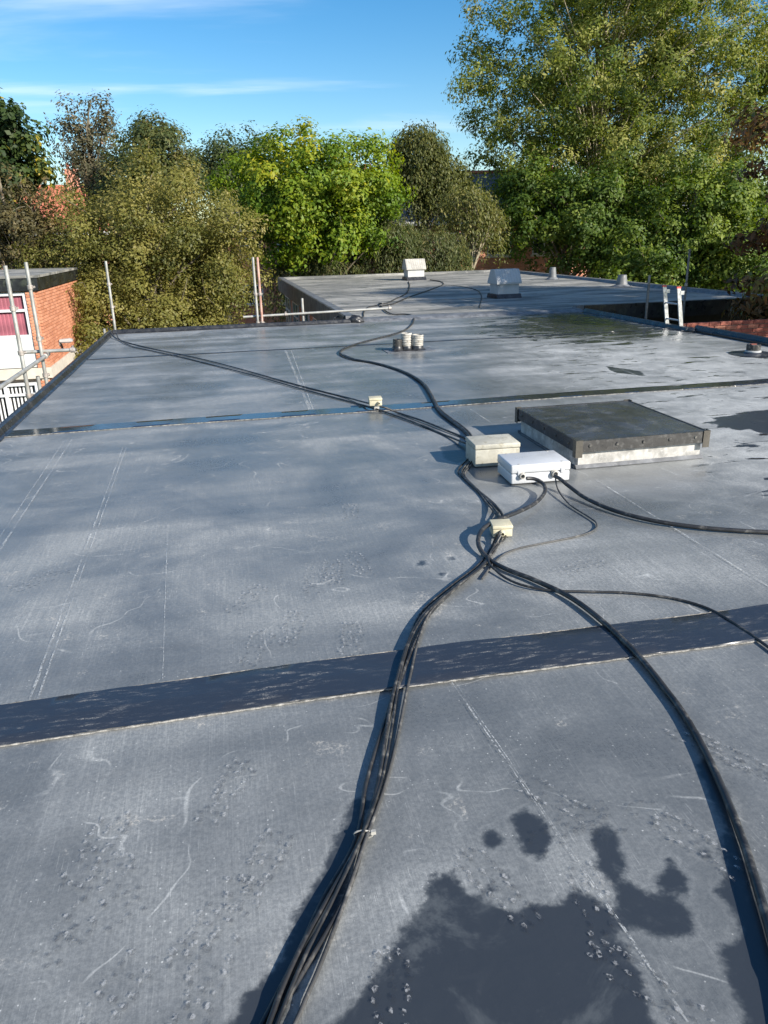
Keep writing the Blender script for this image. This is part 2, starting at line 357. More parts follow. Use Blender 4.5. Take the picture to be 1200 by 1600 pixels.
MEM = membrane_mat(); TAPE = tape_mat(); TAPE_N = tape_mat('smooth_seam_tape', 0.06, 1.0, 0.4, 0.06); FELT = felt_mat()
BEAD = simple('lap_sealant', (0.22, 0.21, 0.19), 0.7, var=0.6, scale=45, bump=0.6, bscale=180, dirt=(0.05, 0.05, 0.05))
TRIM = simple('black_trim', (0.018, 0.019, 0.022), 0.34, var=0.3, scale=5, bump=0.12, dirt=(0.12, 0.12, 0.12), dirt_amt=0.35)
CHALK = chalk_mat(); PRINT_L = mask_mat('boot_dust', (0.42, 0.42, 0.42), 0.40, 0.66, 110, 0.6); PRINT_D = mask_mat('boot_clean_and_shade', (0.028, 0.032, 0.042), 0.34, 0.6, 110, 0.32, 0.4)
CABLE = simple('cable_sheath', (0.020, 0.020, 0.021), 0.48, var=0.35, scale=7, bump=0.15, bscale=90, dirt=(0.21, 0.20, 0.18), dirt_amt=0.55)
CABLE2 = simple('cable_sheath_dusty', (0.05, 0.049, 0.048), 0.6, var=0.3, scale=9, bump=0.2, bscale=120, dirt=(0.27, 0.26, 0.24), dirt_amt=0.6)
WHITE_PL = simple('white_plastic', (0.49, 0.50, 0.515), 0.36, var=0.03, scale=3, bump=0.05, bscale=200, dirt=(0.45, 0.45, 0.43), dirt_amt=0.25)
CREAM_PL = simple('weathered_cream_plastic', (0.40, 0.385, 0.325), 0.75, var=0.16, scale=9, bump=0.4, bscale=80, dirt=(0.24, 0.215, 0.15), dirt_amt=0.8)
YELLOW_PL = simple('aged_plastic', (0.50, 0.46, 0.33), 0.6, var=0.1, scale=14, bump=0.2, bscale=120, dirt=(0.30, 0.25, 0.15), dirt_amt=0.5)
GLAND = simple('cable_gland', (0.34, 0.33, 0.30), 0.55, var=0.2, scale=40)
LIDTOP = simple('hatch_skin', (0.046, 0.051, 0.060), 0.24, var=0.25, scale=2.6, bump=0.15, bscale=90, dirt=(0.15, 0.155, 0.165), dirt_amt=0.6)
FASCIA_S = simple('worn_dark_fascia', (0.032, 0.031, 0.030), 0.36, var=0.3, scale=12, bump=0.4, bscale=130, dirt=(0.13, 0.128, 0.125), dirt_amt=0.7)
BRACKET = simple('bronze_bracket', (0.085, 0.078, 0.066), 0.35, metal=0.4, var=0.2, scale=8)
SILVER = simple('weathered_aluminium_paint', (0.36, 0.35, 0.33), 0.5, var=0.35, scale=12, bump=0.5, bscale=40, dirt=(0.58, 0.57, 0.55), dirt_amt=0.8)
LEAD = simple('lead_and_shaded_kerb', (0.12, 0.125, 0.135), 0.5, var=0.35, scale=7, bump=0.4, bscale=30, dirt=(0.28, 0.28, 0.28))
TUBE = simple('galvanised_tube', (0.36, 0.36, 0.34), 0.48, metal=0.35, var=0.2, scale=5, bump=0.1, dirt=(0.30, 0.25, 0.19), dirt_amt=0.6)
TUBE_R = simple('rust_painted_tube', (0.42, 0.24, 0.19), 0.6, metal=0.1, var=0.3, scale=4, dirt=(0.48, 0.45, 0.42), dirt_amt=0.7)
TUBE_D = simple('dull_grey_tube', (0.16, 0.16, 0.155), 0.55, metal=0.3, var=0.3, scale=5, dirt=(0.3, 0.28, 0.25))
COUPLER = simple('coupler_steel', (0.36, 0.33, 0.30), 0.55, metal=0.4, var=0.3, scale=20, dirt=(0.30, 0.18, 0.12))
ALU = simple('ladder_aluminium', (0.50, 0.51, 0.52), 0.4, metal=0.75, var=0.12, scale=12, dirt=(0.35, 0.34, 0.32), dirt_amt=0.4)
REDCAP = simple('red_plastic_cap', (0.50, 0.07, 0.05), 0.5, var=0.15)
PIPE_W = simple('grubby_white_pipe', (0.42, 0.40, 0.36), 0.55, var=0.25, scale=13, bump=0.3, dirt=(0.13, 0.11, 0.09), dirt_amt=0.95)
PIPE_K = simple('black_pipe', (0.03, 0.03, 0.03), 0.5, var=0.3, scale=12, dirt=(0.30, 0.28, 0.24), dirt_amt=0.6)
COWL_W = simple('cowl_white_paint', (0.42, 0.425, 0.425), 0.6, var=0.08, scale=4, dirt=(0.40, 0.38, 0.33), dirt_amt=0.5)
COWL_T = simple('cowl_weathered_top', (0.37, 0.355, 0.32), 0.75, var=0.15, scale=5, bump=0.3, dirt=(0.26, 0.25, 0.22), dirt_amt=0.7)
STUBM = simple('grey_stub', (0.16, 0.165, 0.17), 0.5, var=0.2)
CONC = simple('pale_concrete', (0.56, 0.51, 0.43), 0.85, var=0.1, scale=3, bump=0.3, dirt=(0.36, 0.33, 0.28), dirt_amt=0.4)
UPVC = simple('white_frame', (0.60, 0.61, 0.62), 0.4, var=0.04, scale=3, bump=0.0)
PANELW = simple('white_infill', (0.56, 0.58, 0.565), 0.45, var=0.05, scale=2, bump=0.0)
REDBLIND = simple('red_blind', (0.33, 0.10, 0.13), 0.8, var=0.2, scale=3, bump=0.0)
WBLIND = simple('white_blind', (0.68, 0.69, 0.68), 0.7, var=0.06, bump=0.0)
DARK_SHADE = simple('interior_and_shade_black', (0.015, 0.015, 0.017), 0.7, var=0.3, bump=0.0)
FASCIA_B = simple('black_fascia', (0.013, 0.014, 0.016), 0.35, var=0.5, scale=3, dirt=(0.10, 0.12, 0.08), dirt_amt=0.4)
MORTAR = simple('mortar', (0.46, 0.37, 0.29), 0.95, var=0.15, scale=10, bump=0.4)
MORTAR_D = simple('grey_mortar', (0.26, 0.24, 0.21), 0.95, var=0.15, scale=10, bump=0.4)
BRICK_O = brickface('orange_brick', (0.45, 0.175, 0.090), (0.58, 0.26, 0.15), (0.33, 0.11, 0.06))
BRICK_R = brickface('dark_red_brick', (0.20, 0.062, 0.045), (0.30, 0.10, 0.068), (0.34, 0.17, 0.11))
BRICKTEX = brick_tex('far_brick', (0.44, 0.15, 0.085), (0.56, 0.22, 0.13), (0.50, 0.42, 0.34))
BRICKTEX_D = brick_tex('near_brick', (0.27, 0.09, 0.055), (0.36, 0.13, 0.08), (0.38, 0.33, 0.28))
SLATE = simple('slate', (0.12, 0.12, 0.135), 0.6, var=0.35, scale=3, bump=0.4, bscale=12, bdist=0.02)
REDTILE = simple('red_roof_tile', (0.40, 0.13, 0.075), 0.8, var=0.3, scale=6, bump=0.4)
GLASS = glass_mat('window_glass')
BARK = bark_mat('bark', (0.17, 0.145, 0.105)); BARK_P = bark_mat('pale_bark', (0.38, 0.33, 0.24)); BARK_D = bark_mat('dark_bark', (0.06, 0.045, 0.035))

# ------------------------------------------------------------------ setting: ground
GZ = -5.6
def ground():
    m, N, L, b = new_mat('grass_ground'); g = G(m.node_tree); o = g.coord()
    n = g.noise(o, 0.12, 6, 0.6); n2 = g.noise(o, 6, 5, 0.7)
    c = g.mix(g.ramp(n2, 0.3, 0.7), (0.035, 0.06, 0.018), (0.085, 0.11, 0.035)); c = g.mix(g.ramp(n, 0.52, 0.6), c, (0.11, 0.10, 0.085))
    g.put(b.inputs['Base Color'], c); b.inputs['Roughness'].default_value = 0.95; g.put(b.inputs['Normal'], g.bump(n2, 0.6, 0.05))
    mb = MB(); S = 1200; n = 24; xs = [-S + 2 * S * i / n for i in range(n + 1)]
    vs = [(x, y, GZ) for y in xs for x in xs]; fs = [(j * (n + 1) + i, j * (n + 1) + i + 1, (j + 1) * (n + 1) + i + 1, (j + 1) * (n + 1) + i) for j in range(n) for i in range(n)]
    tag(mb.add(vs, fs).build('ground', m), kind='structure')
ground()

# ------------------------------------------------------------------ the roof underfoot
X0, X1, Y0, Y1 = -2.06, 7.62, -4.0, 15.42
near_house = empty('flat_roofed_building', (2.8, 5.7, GZ))
tag(near_house, 'flat roofed building in the foreground covered with grey rubber membrane', 'building')
def kid(o): o.parent = near_house; o.matrix_parent_inverse = Matrix.Translation((-2.8, -5.7, -GZ)); return o

WET = [
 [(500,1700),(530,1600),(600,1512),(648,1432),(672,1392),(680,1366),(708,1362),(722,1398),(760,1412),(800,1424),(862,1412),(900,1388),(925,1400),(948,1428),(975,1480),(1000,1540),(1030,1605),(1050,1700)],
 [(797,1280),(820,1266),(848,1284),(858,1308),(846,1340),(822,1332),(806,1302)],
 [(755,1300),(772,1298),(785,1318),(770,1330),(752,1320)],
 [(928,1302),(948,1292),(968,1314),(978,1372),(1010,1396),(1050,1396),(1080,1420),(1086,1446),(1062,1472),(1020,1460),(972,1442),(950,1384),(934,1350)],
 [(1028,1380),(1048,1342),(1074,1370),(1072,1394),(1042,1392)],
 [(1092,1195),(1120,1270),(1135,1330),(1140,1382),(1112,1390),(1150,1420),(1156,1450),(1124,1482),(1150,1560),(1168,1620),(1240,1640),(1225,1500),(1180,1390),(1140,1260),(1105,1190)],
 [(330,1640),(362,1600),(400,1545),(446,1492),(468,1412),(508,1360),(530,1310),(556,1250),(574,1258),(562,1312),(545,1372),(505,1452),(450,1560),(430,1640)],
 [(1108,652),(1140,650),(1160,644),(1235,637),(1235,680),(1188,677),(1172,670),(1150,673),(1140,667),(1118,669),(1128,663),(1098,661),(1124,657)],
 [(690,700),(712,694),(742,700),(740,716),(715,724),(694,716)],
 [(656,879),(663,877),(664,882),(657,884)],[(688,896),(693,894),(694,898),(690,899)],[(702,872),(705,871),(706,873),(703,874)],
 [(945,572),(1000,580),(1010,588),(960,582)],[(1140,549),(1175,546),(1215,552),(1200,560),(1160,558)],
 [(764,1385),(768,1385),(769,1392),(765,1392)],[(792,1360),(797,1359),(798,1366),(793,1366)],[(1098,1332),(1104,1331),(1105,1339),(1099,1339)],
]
FILM = [[(790,500),(850,492),(925,486),(985,494),(1045,508),(1066,518),(1000,528),(930,532),(850,526),(780,512)]]
LIGHTER = [[(1000,560),(1210,552),(1210,760),(1120,700),(1000,610),(930,600)],[(860,540),(1000,540),(1100,560),(1000,600),(880,580)]]  # areas where the membrane colour is made lighter
def sdf(px, py, polys, grow=0.0):
    best = np.full(px.shape, 1e3)
    for poly in polys:
        pts = [P(*q) for q in poly]; n = len(pts)
        d = np.full(px.shape, 1e9); inside = np.zeros(px.shape, bool)
        for i in range(n):
            ax, ay = pts[i].x, pts[i].y; bx, by = pts[(i + 1) % n].x, pts[(i + 1) % n].y
            ex, ey = bx - ax, by - ay; wx, wy = px - ax, py - ay
            t = np.clip((wx * ex + wy * ey) / (ex * ex + ey * ey + 1e-12), 0, 1)
            d = np.minimum(d, (wx - ex * t) ** 2 + (wy - ey * t) ** 2)
            c = (ay > py) != (by > py); xi = (bx - ax) * (py - ay) / (by - ay + 1e-12) + ax
            inside ^= c & (px < xi)
        d = np.sqrt(d); best = np.minimum(best, np.where(inside, -d, d))
    return best + grow
def axis(a, b, fine0, fine1, df, dc):
    out = [a]
    while out[-1] < b - 1e-6:
        x = out[-1]; st = df if fine0 <= x < fine1 else dc
        out.append(min(x + st, b))
    return np.array(out)
def seam_y(x, which):    # centre lines of the seams
    return {1: 2.56, 2: 7.34, 3: 12.0}[which] + 0.004 * (x - 2) + 0.012 * math.sin(x * 1.7 + which)
def sheet(ya, yb, f0, f1, df, dc, zoff):
    xs = axis(X0, X1, -1.6, 2.6, df, max(df, 0.05)); ys = axis(ya, yb, f0, f1, df, dc)
    gx, gy = np.meshgrid(xs, ys); nx, ny = len(xs), len(ys)
    gz = zoff + 0.0022 * np.sin(gx * 2.1 + 0.7 * np.sin(gy * 1.3)) * np.sin(gy * 1.7 + gx * 0.4) + 0.0012 * np.sin(gx * 5.3 + gy * 3.1)
    me = bpy.data.meshes.new('membrane_sheet')
    co = np.stack([gx, gy, gz], -1).reshape(-1, 3).astype(np.float32)
    me.vertices.add(len(co)); me.vertices.foreach_set('co', co.ravel())
    i = (np.arange(ny - 1)[:, None] * nx + np.arange(nx - 1)[None, :]).ravel()
    q = np.stack([i, i + 1, i + 1 + nx, i + nx], -1).astype(np.int32)
    me.loops.add(q.size); me.loops.foreach_set('vertex_index', q.ravel()); me.polygons.add(len(q))
    me.polygons.foreach_set('loop_start', np.arange(0, q.size, 4, dtype=np.int32))
    me.update(); me.polygons.foreach_set('use_smooth', [True] * len(q))
    fx, fy = gx.ravel(), gy.ravel()
    for nm, arr in (('wet', sdf(fx, fy, WET)), ('film', sdf(fx, fy, FILM)), ('lighter', np.clip(0.5 - sdf(fx, fy, LIGHTER) / 2.2, 0, 1))):
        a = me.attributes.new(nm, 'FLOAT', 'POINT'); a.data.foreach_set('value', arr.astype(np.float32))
    return kid(link('membrane_sheet', me, MEM))
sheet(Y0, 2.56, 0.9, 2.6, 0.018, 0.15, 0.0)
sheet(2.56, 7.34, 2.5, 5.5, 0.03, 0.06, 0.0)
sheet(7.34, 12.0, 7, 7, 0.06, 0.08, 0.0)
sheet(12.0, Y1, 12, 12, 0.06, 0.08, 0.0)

def seam(which, wdt, z, xa=X0 + 0.03, xb=X1 - 0.05, bead=True):
    mb = MB(); n = 240; rows = [-0.5, -0.49, -0.25, -0.02, 0.02, 0.25, 0.49, 0.5]; vs = []
    for i in range(n + 1):
        x = xa + (xb - xa) * i / n; c = seam_y(x, which)
        for k, r in enumerate(rows):
            e = 0.004 * math.sin(x * 9 + k) + random.uniform(-0.0015, 0.0015)
            zz = z * (0.1 if k in (0, 7) else 1.0) + (0.0 if which == 2 else 0.0028) * (0 if k in (0, 7) else 1) * math.sin(x * 6.1 + r * 5 + which) * math.sin(x * 2.3)
            if k in (3, 4) and which != 2: zz += 0.002
            vs.append((x, c + r * wdt + (e if k in (0, 1, 6, 7) else 0), 0.0050 + max(zz, 0.0012)))
    m = len(rows)
    fs = [(i * m + k, (i + 1) * m + k, (i + 1) * m + k + 1, i * m + k + 1) for i in range(n) for k in range(m - 1)]
    s = kid(mb.add(vs, fs).build('seam_tape', TAPE_N if which == 2 else TAPE, smooth=40))
    if bead:
        for sgn in (-1, 1):
            b = MB(); pts = []; rs = []
            for i in range(600):
                x = xa + (xb - xa) * i / 599
                pts.append((x, seam_y(x, which) + sgn * (wdt * 0.5 + 0.004) + random.uniform(-0.002, 0.002), 0.0048)); rs.append(random.uniform(0.002, 0.0048) if sgn < 0 else random.uniform(0.0008, 0.003))
            kid(b.tube(pts, rs, 5).build('lap_sealant', BEAD, smooth=60))
    return s
seam(1, 0.262, 0.0045); seam(2, 0.235, 0.0045); seam(3, 0.05, 0.003, bead=False)

# edge trim: lengths of folded black profile around the roof
def trim(axis_, u0, sgn, a0, a1, length=2.5, zo=0.0):
    prof = [(-0.085, 0.004), (-0.055, 0.014), (-0.035, 0.062), (-0.012, 0.072), (0.012, 0.070), (0.024, 0.050), (0.026, -0.13), (0.014, -0.132), (0.010, -0.02), (-0.085, -0.02)]
    a = a0
    while a < a1 - 0.01:
        b = min(a + length, a1); j = random.uniform(-0.004, 0.004)
        pr = [(u0 + sgn * (u + j), z + zo + (random.uniform(0, 0.003))) for u, z in prof]
        kid(MB().extrude(pr, axis_, a + 0.002, b - 0.003).build('edge_trim', TRIM))
        # joint cover clip over the butt
        if b < a1 - 0.05:
            pc = [(u0 + sgn * (u * 1.04 + j), z + zo + 0.004) for u, z in prof[1:7]] + [(u0 + sgn * 0.0, -0.05)]
            kid(MB().extrude(pc, axis_, b - 0.05, b + 0.05).build('trim_joint', TRIM))
        a = b
trim('y', X0, -1, Y0, Y1 + 0.03); trim('x', Y1, 1, X0 + 0.05, 2.62)
trim('y', X1, 1, Y0, 11.55, zo=0.03); trim('y', X1 - 0.12, 1, 11.62, Y1 - 0.02)
# folded rubber corner where the trim ends against the kerb of the next roof
def lump(name, loc, sx, sy, sz, mat, parent_fn):
    bm = bmesh.new(); bmesh.ops.create_icosphere(bm, subdivisions=3, radius=1.0)
    for v in bm.verts:
        n = 1 + 0.18 * math.sin(v.co.x * 5) * math.cos(v.co.y * 6 + v.co.z * 3)
        v.co = Vector((v.co.x * sx * n, v.co.y * sy * n, max(v.co.z, -0.1) * sz * n))
    me = bpy.data.meshes.new(name); bm.to_mesh(me); bm.free(); me.polygons.foreach_set('use_smooth', [True] * len(me.polygons))
    return parent_fn(link(name, me, mat, loc=loc))
lump('rubber_corner', (2.62, Y1 + 0.02, 0.02), 0.16, 0.12, 0.12, TRIM, kid)
lump('rubber_corner', (X1 - 0.10, 11.56, 0.0), 0.10, 0.13, 0.07, TRIM, kid)
# walls below the membrane
for (xa, xb, ya, yb) in ((X0, X0 + 0.3, Y0, Y1), (X1 - 0.32, X1, Y0, Y1 - 0.3), (X0 + 0.3, X1 - 0.32, Y1 - 0.3, Y1), (X0 + 0.3, X1 - 0.32, Y0, Y0 + 0.3)):
    kid(MB().box(xa, xb, ya, yb, GZ - 0.2, -0.03).build('wall', BRICKTEX_D))
# ribbon of silvered felt upstand between the two roofs
prof = [(Y1 - 0.02, 0.004), (Y1 + 0.06, 0.035), (Y1 + 0.14, 0.05), (Y1 + 0.42, 0.055), (Y1 + 0.48, -0.05), (Y1 - 0.02, -0.05)]
kid(MB().extrude(prof, 'x', 2.70, X1 - 0.14).build('kerb_upstand', LEAD))

# chalk lines snapped by the roofers
def chalk(pa, pb, width=0.006, wob=0.004):
    a, b = P(*pa), P(*pb); n = max(8, int((b - a).length / 0.08)); d = (b - a).normalized(); p = Vector((-d.y, d.x, 0)); vs = []
    for i in range(n + 1):
        c = a.lerp(b, i / n) + p * random.uniform(-wob, wob) * 0.4
        ww = width * random.uniform(0.6, 1.2)
        vs += [c - p * ww + Vector((0, 0, .0052)), c + p * ww + Vector((0, 0, .0052))]
    fs = [(2 * i, 2 * i + 1, 2 * i + 3, 2 * i + 2) for i in range(n)]
    kid(MB().add(vs, fs).build('chalk_line', CHALK))
for a, b, wd in [((192,700),(46,1096),.005),((197,700),(58,1096),.004),((112,688),(-60,952),.006),((100,690),(-75,952),.004),((446,548),(484,640),.016),((455,548),(489,640),.007),
                 ((930,750),(1260,955),.006),((735,640),(770,663),.006),((702,1062),(1075,1600),.0028),((708,1062),(1066,1585),.0016),((262,820),(254,1062),.0016),((955,570),(1040,607),.008),((1010,555),(1130,600),.005)]:
    chalk(a, b, wd)

# dusty boot prints: a tread of lugs pressed on the membrane
def boot_print(px, py, ang, mat, L=0.27, seed=0):
    r = random.Random(seed); c = P(px, py); mb = MB()
    def lug(u, v, a, s1, s2):
        pts = []
        for k in range(5):
            t = 2 * math.pi * k / 5 + a; pts.append((u + math.cos(t) * s1 * r.uniform(.6, 1.1), v + math.sin(t) * s2 * r.uniform(.6, 1.1)))
        ca, sa = math.cos(ang), math.sin(ang)
        vs = [(c.x + x * ca - y * sa, c.y + x * sa + y * ca, 0.0062) for x, y in pts]; mb.add(vs, [(0, 1, 2, 3, 4)])
    for i in range(10):
        u = -L / 2 + L * i / 9; hw = 0.040 * (1 - 0.35 * math.exp(-((i - 3.2) / 1.4) ** 2)) * (0.7 if i in (0, 9) else 1)
        for v in (-hw, hw, 0):
            if r.random() < (0.55 if v == 0 else 0.22): continue
            lug(u + r.uniform(-.005, .005) + (.008 if v == 0 else 0), v + r.uniform(-.005, .005), r.uniform(0, 3), 0.0125, 0.0080)
    kid(mb.build('boot_print', mat))['kind'] = 'stuff'
for k, (px, py, a, m) in enumerate([(150,1447,R(33),PRINT_D),(405,1360,R(62),PRINT_L),(330,1440,R(58),PRINT_L),(318,1545,R(70),PRINT_L),(150,1400,R(65),PRINT_L),(775,1385,R(110),PRINT_L),
        (890,1290,R(25),PRINT_D),(870,1250,R(125),PRINT_L),(1100,1325,R(115),PRINT_L),(1108,1165,R(120),PRINT_L),(1180,1200,R(120),PRINT_L),(355,1235,R(65),PRINT_L),(150,1325,R(70),PRINT_L),(1015,1545,R(120),PRINT_L),
        (548,998,R(80),PRINT_L),(520,893,R(85),PRINT_L),(488,905,R(80),PRINT_L),(400,1010,R(70),PRINT_L),(455,980,R(75),PRINT_L),(612,1575,R(80),PRINT_L),(165,1575,R(60),PRINT_L),(970,1285,R(10),PRINT_D),(930,1420,R(80),PRINT_L),
        (545,800,R(80),PRINT_L),(560,880,R(95),PRINT_L),(385,935,R(60),PRINT_L),(60,905,R(40),PRINT_L),(905,885,R(20),PRINT_L)]):
    boot_print(px, py, a, m, seed=k)
    if m is PRINT_L: boot_print(px + 4, py + 4, a, PRINT_D, seed=k + 100)  # offset dark copy paints the shaded side of the light lugs

# ------------------------------------------------------------------ roof hatch
def hatch():
    xa, xb, ya, yb = 2.36, 3.39, 4.85, 6.02; z0, z1 = 0.128, 0.212
    e = empty('roof_hatch', ((xa + xb) / 2, (ya + yb) / 2, 0)); tag(e, 'large square black lidded roof hatch on a silvery upstand', 'hatch')
    cx, cy = (xa + xb) / 2, (ya + yb) / 2; hx, hy = (xb - xa) / 2, (yb - ya) / 2
    # crowned lid skin
    n = 24; vs = []
    for j in range(n + 1):
        for i in range(n + 1):
            u, v = 2 * i / n - 1, 2 * j / n - 1
            vs.append((u * (hx - .006), v * (hy - .006), z1 - 0.004 + 0.012 * (1 - u * u) * (1 - v * v) - 0.006 * math.exp(-((u + .45) ** 2 + (v - .5) ** 2) * 6)))
    fs = [(j * (n + 1) + i, j * (n + 1) + i + 1, (j + 1) * (n + 1) + i + 1, (j + 1) * (n + 1) + i) for j in range(n) for i in range(n)]
    MB().add(vs, fs).build('lid', LIDTOP, e, smooth=60)
    T = 0.014
    for nm, bx, mt in (('fascia', (-hx, hx, -hy, -hy + T), FASCIA_S), ('fascia', (-hx, hx, hy - T, hy), TRIM), ('fascia', (-hx, -hx + T, -hy + T, hy - T), TRIM), ('fascia', (hx - T, hx, -hy + T, hy - T), FASCIA_S)):
        f = MB().box(*bx, z0, z1).build(nm, mt, e)
        fx = bx[1] - bx[0] > 0.1
        for k in range(5):
            t = (k + 0.5) / 5
            if fx:
                x = bx[0] + (bx[1] - bx[0]) * t; yy = bx[2] if bx[2] < 0 else bx[3]; sg = -1 if yy < 0 else 1
                pts = [(x, yy + sg * .0005, z0 + .044), (x, yy + sg * .008, z0 + .044)]
            else:
                y = bx[2] + (bx[3] - bx[2]) * t; xx = bx[0] if bx[0] < 0 else bx[1]; sg = -1 if xx < 0 else 1
                pts = [(xx + sg * .0005, y, z0 + .044), (xx + sg * .008, y, z0 + .044)]
            MB().tube(pts, [0.014, 0.010], 10).build('screw_cap', PIPE_K, f)
    for sx in (-1, 1):
        for sy in (-1, 1):
            c = MB(); x, y = sx * hx, sy * hy
            c.box(min(x - sx * .045, x + sx * .007), max(x - sx * .045, x + sx * .007), min(y + sy * .001, y + sy * .007), max(y + sy * .001, y + sy * .007), z0 - .035, z1 + .006)
            c.box(min(x + sx * .001, x + sx * .0068), max(x + sx * .001, x + sx * .0068), min(y - sy * .045, y + sy * .0008), max(y - sy * .045, y + sy * .0008), z0 - .035, z1 + .0058)
            c.build('corner_bracket', BRACKET, e)
    u = 0.035
    MB().box(-hx + u, hx - u, -hy + u, hy - u, 0.012, z0 + 0.04).build('upstand', SILVER, e)
    fl = MB(); k = hx - u; k2 = hy - u
    for (a, b, c, d) in ((-k - .02, k + .02, -k2 - .02, -k2), (-k - .02, k + .02, k2, k2 + .02)):
        MB().extrude([(c, .004), (d, .004), (d, .022 if d > 0 and c > 0 else .03), (c, .008)] , 'x', a, b).build('skirt', LEAD, e)
    MB().box(-k - .02, -k, -k2, k2, .004, .010).build('skirt', LEAD, e); MB().box(k, k + .02, -k2, k2, .004, .010).build('skirt', LEAD, e)
hatch()

# ------------------------------------------------------------------ junction boxes
def junction_box(name, x, y, rz, sx, sy, sz, mat, label, bev, z=0.006, lid_h=0.45, latches=True, cat='junction box', tilt=(0, 0)):
    e = empty(name, (x, y, z), rz); e.rotation_euler = (tilt[0], tilt[1], rz); tag(e, label, cat)
    bz = sz * (1 - lid_h)
    link('body', rbox_mesh('body', sx - .006, sy - .006, bz - .0015, bev), mat, e)
    lid = link('lid', rbox_mesh('lid', sx, sy, sz - bz, bev), mat, e, (0, 0, bz))
    if latches:
        for ax in (-1, 1):
            for ay in (-1, 1):
                link('lid_screw', rbox_mesh('lid_screw', .026, .012, .034, .004, 2), mat, e, (ax * sx * .36, ay * (sy / 2 - .001), bz - .012))
                MB().tube([(ax * sx * .36, ay * (sy * .5 - .02), sz - .002), (ax * sx * .36, ay * (sy * .5 - .02), sz + .0015)], .008, 12).build('screw_head', GLAND, lid, loc=(0, 0, -bz))
    return e
def gland(e, x, y, z, dy=-1, r=0.02, mat=GLAND):
    MB().lathe([(0.001, 0), (r * 1.25, 0), (r * 1.25, .008), (r, .010), (r, .024), (r * .72, .026), (r * .70, .012)], 14).build('cable_gland', mat, e, 40, (x, y, z), (R(90) if dy < 0 else R(-90), 0, 0))
wb = junction_box('junction_box', 2.015, 4.79, R(-2), 0.42, 0.31, 0.135, WHITE_PL, 'clean white plastic junction box with two black cables leaving its front', 0.012)
gland(wb, -0.135, -0.153, 0.062, r=0.019, mat=PIPE_W); gland(wb, 0.095, -0.153, 0.060, r=0.022, mat=PIPE_W)
cbx = junction_box('junction_box', 1.875, 5.235, R(-3), 0.34, 0.28, 0.165, CREAM_PL, 'weathered cream junction box half hidden behind the white one', 0.008, latches=False, lid_h=0.22)
link('hinge', rbox_mesh('hinge', .03, .01, .02, .002, 1), PIPE_K, cbx, (-0.10, 0.142, .142)); gland(cbx, -0.06, .141, .05, 1, mat=PIPE_K)
p = P(784, 843); nb = junction_box('junction_box', p.x + .015, p.y + .06, R(-9), 0.115, 0.115, 0.066, YELLOW_PL, 'small yellowed junction box inside the looped cable', 0.005, z=0.012, lid_h=.3, latches=False)
gland(nb, -0.005, -0.057, .026, r=.013, mat=YELLOW_PL)
p = P(588, 641); fb = junction_box('junction_box', p.x, p.y + .05, R(-6), 0.13, 0.13, 0.075, YELLOW_PL, 'small cream junction box standing on the blue seam tape', 0.006, z=0.045, lid_h=.3, latches=False)
link('packer', rbox_mesh('packer', .05, .09, .043, .003, 1), COWL_T, fb, (.01, 0, -.043)); gland(fb, 0.03, -0.064, .03, r=.013, mat=YELLOW_PL)

# ------------------------------------------------------------------ cables
def cable(label, pts, r, mat=CABLE, n=10, wob=0.003, group=None, step=0.03, seed=0, flat=False):
    """pts: (x, y, lift) sightings of the cable lying on the roof"""
    rr = random.Random(seed); w = []
    for q in pts:
        lift = q[2] if len(q) > 2 else 0.0
        w.append(P(q[0], q[1], r * 0.95 + 0.003 + lift))
    c = catmull(w, step); ph = rr.uniform(0, 6)
    kk = wob * 1.5 * .03 / step if step > .05 else wob * 1.3
    c = [v + Vector((wob * math.sin(i * .21 + ph) + kk * math.sin(i * .083 + ph * 3) + rr.uniform(-1, 1) * .0004, wob * math.cos(i * .17 + ph * 2), (.002 * (1 + math.sin(i * .11 + ph)) if 4 < i < len(c) - 5 else 0))) for i, v in enumerate(c)]
    o = MB().tube(c, r, n).build('cable', mat, smooth=60)
    return tag(o, label, 'cable', group)
thick = [(1240,1640),(1226,1560),(1207,1480),(1187,1400),(1162,1310),(1128,1225),(1092,1155),(1050,1090),(985,1012),(900,942),(838,909),(790,889),(762,872),(747,850,.02),(753,828,.045),(778,813,.05),(812,800,.03),(838,786,.015),(851,768,.02),(846,754,.045),(833,748,.06),(822,747.5,.066)]
cable('thick black cable sweeping from the bottom right round the small yellowed box', thick, 0.0122, CABLE, 12, seed=1)
cable('thick black cable running from the white box to the right edge', [(868,744,.060),(876,748,.058),(892,762,.03),(915,779,.008),(955,797),(1010,812),(1070,822),(1140,829),(1260,835)], 0.0125, CABLE, 12, seed=2)
cable('thin grey cable curving out from the white box and back to the bundle', [(868,746,.058),(869,756,.035),(876,772,.012),(893,790),(918,806),(933,818),(927,829),(900,838),(850,848),(810,857),(785,868),(768,884),(752,905)], 0.0052, CABLE2, 8, seed=3)
cable('thin black cable crossing the wide seam tape towards the right edge', [(762,868,.02),(766,882,.012),(785,900),(815,914),(860,923),(920,925),(985,927),(1050,935),(1105,951),(1150,977),(1205,1016),(1290,1085)], 0.0062, CABLE, 8, seed=4)
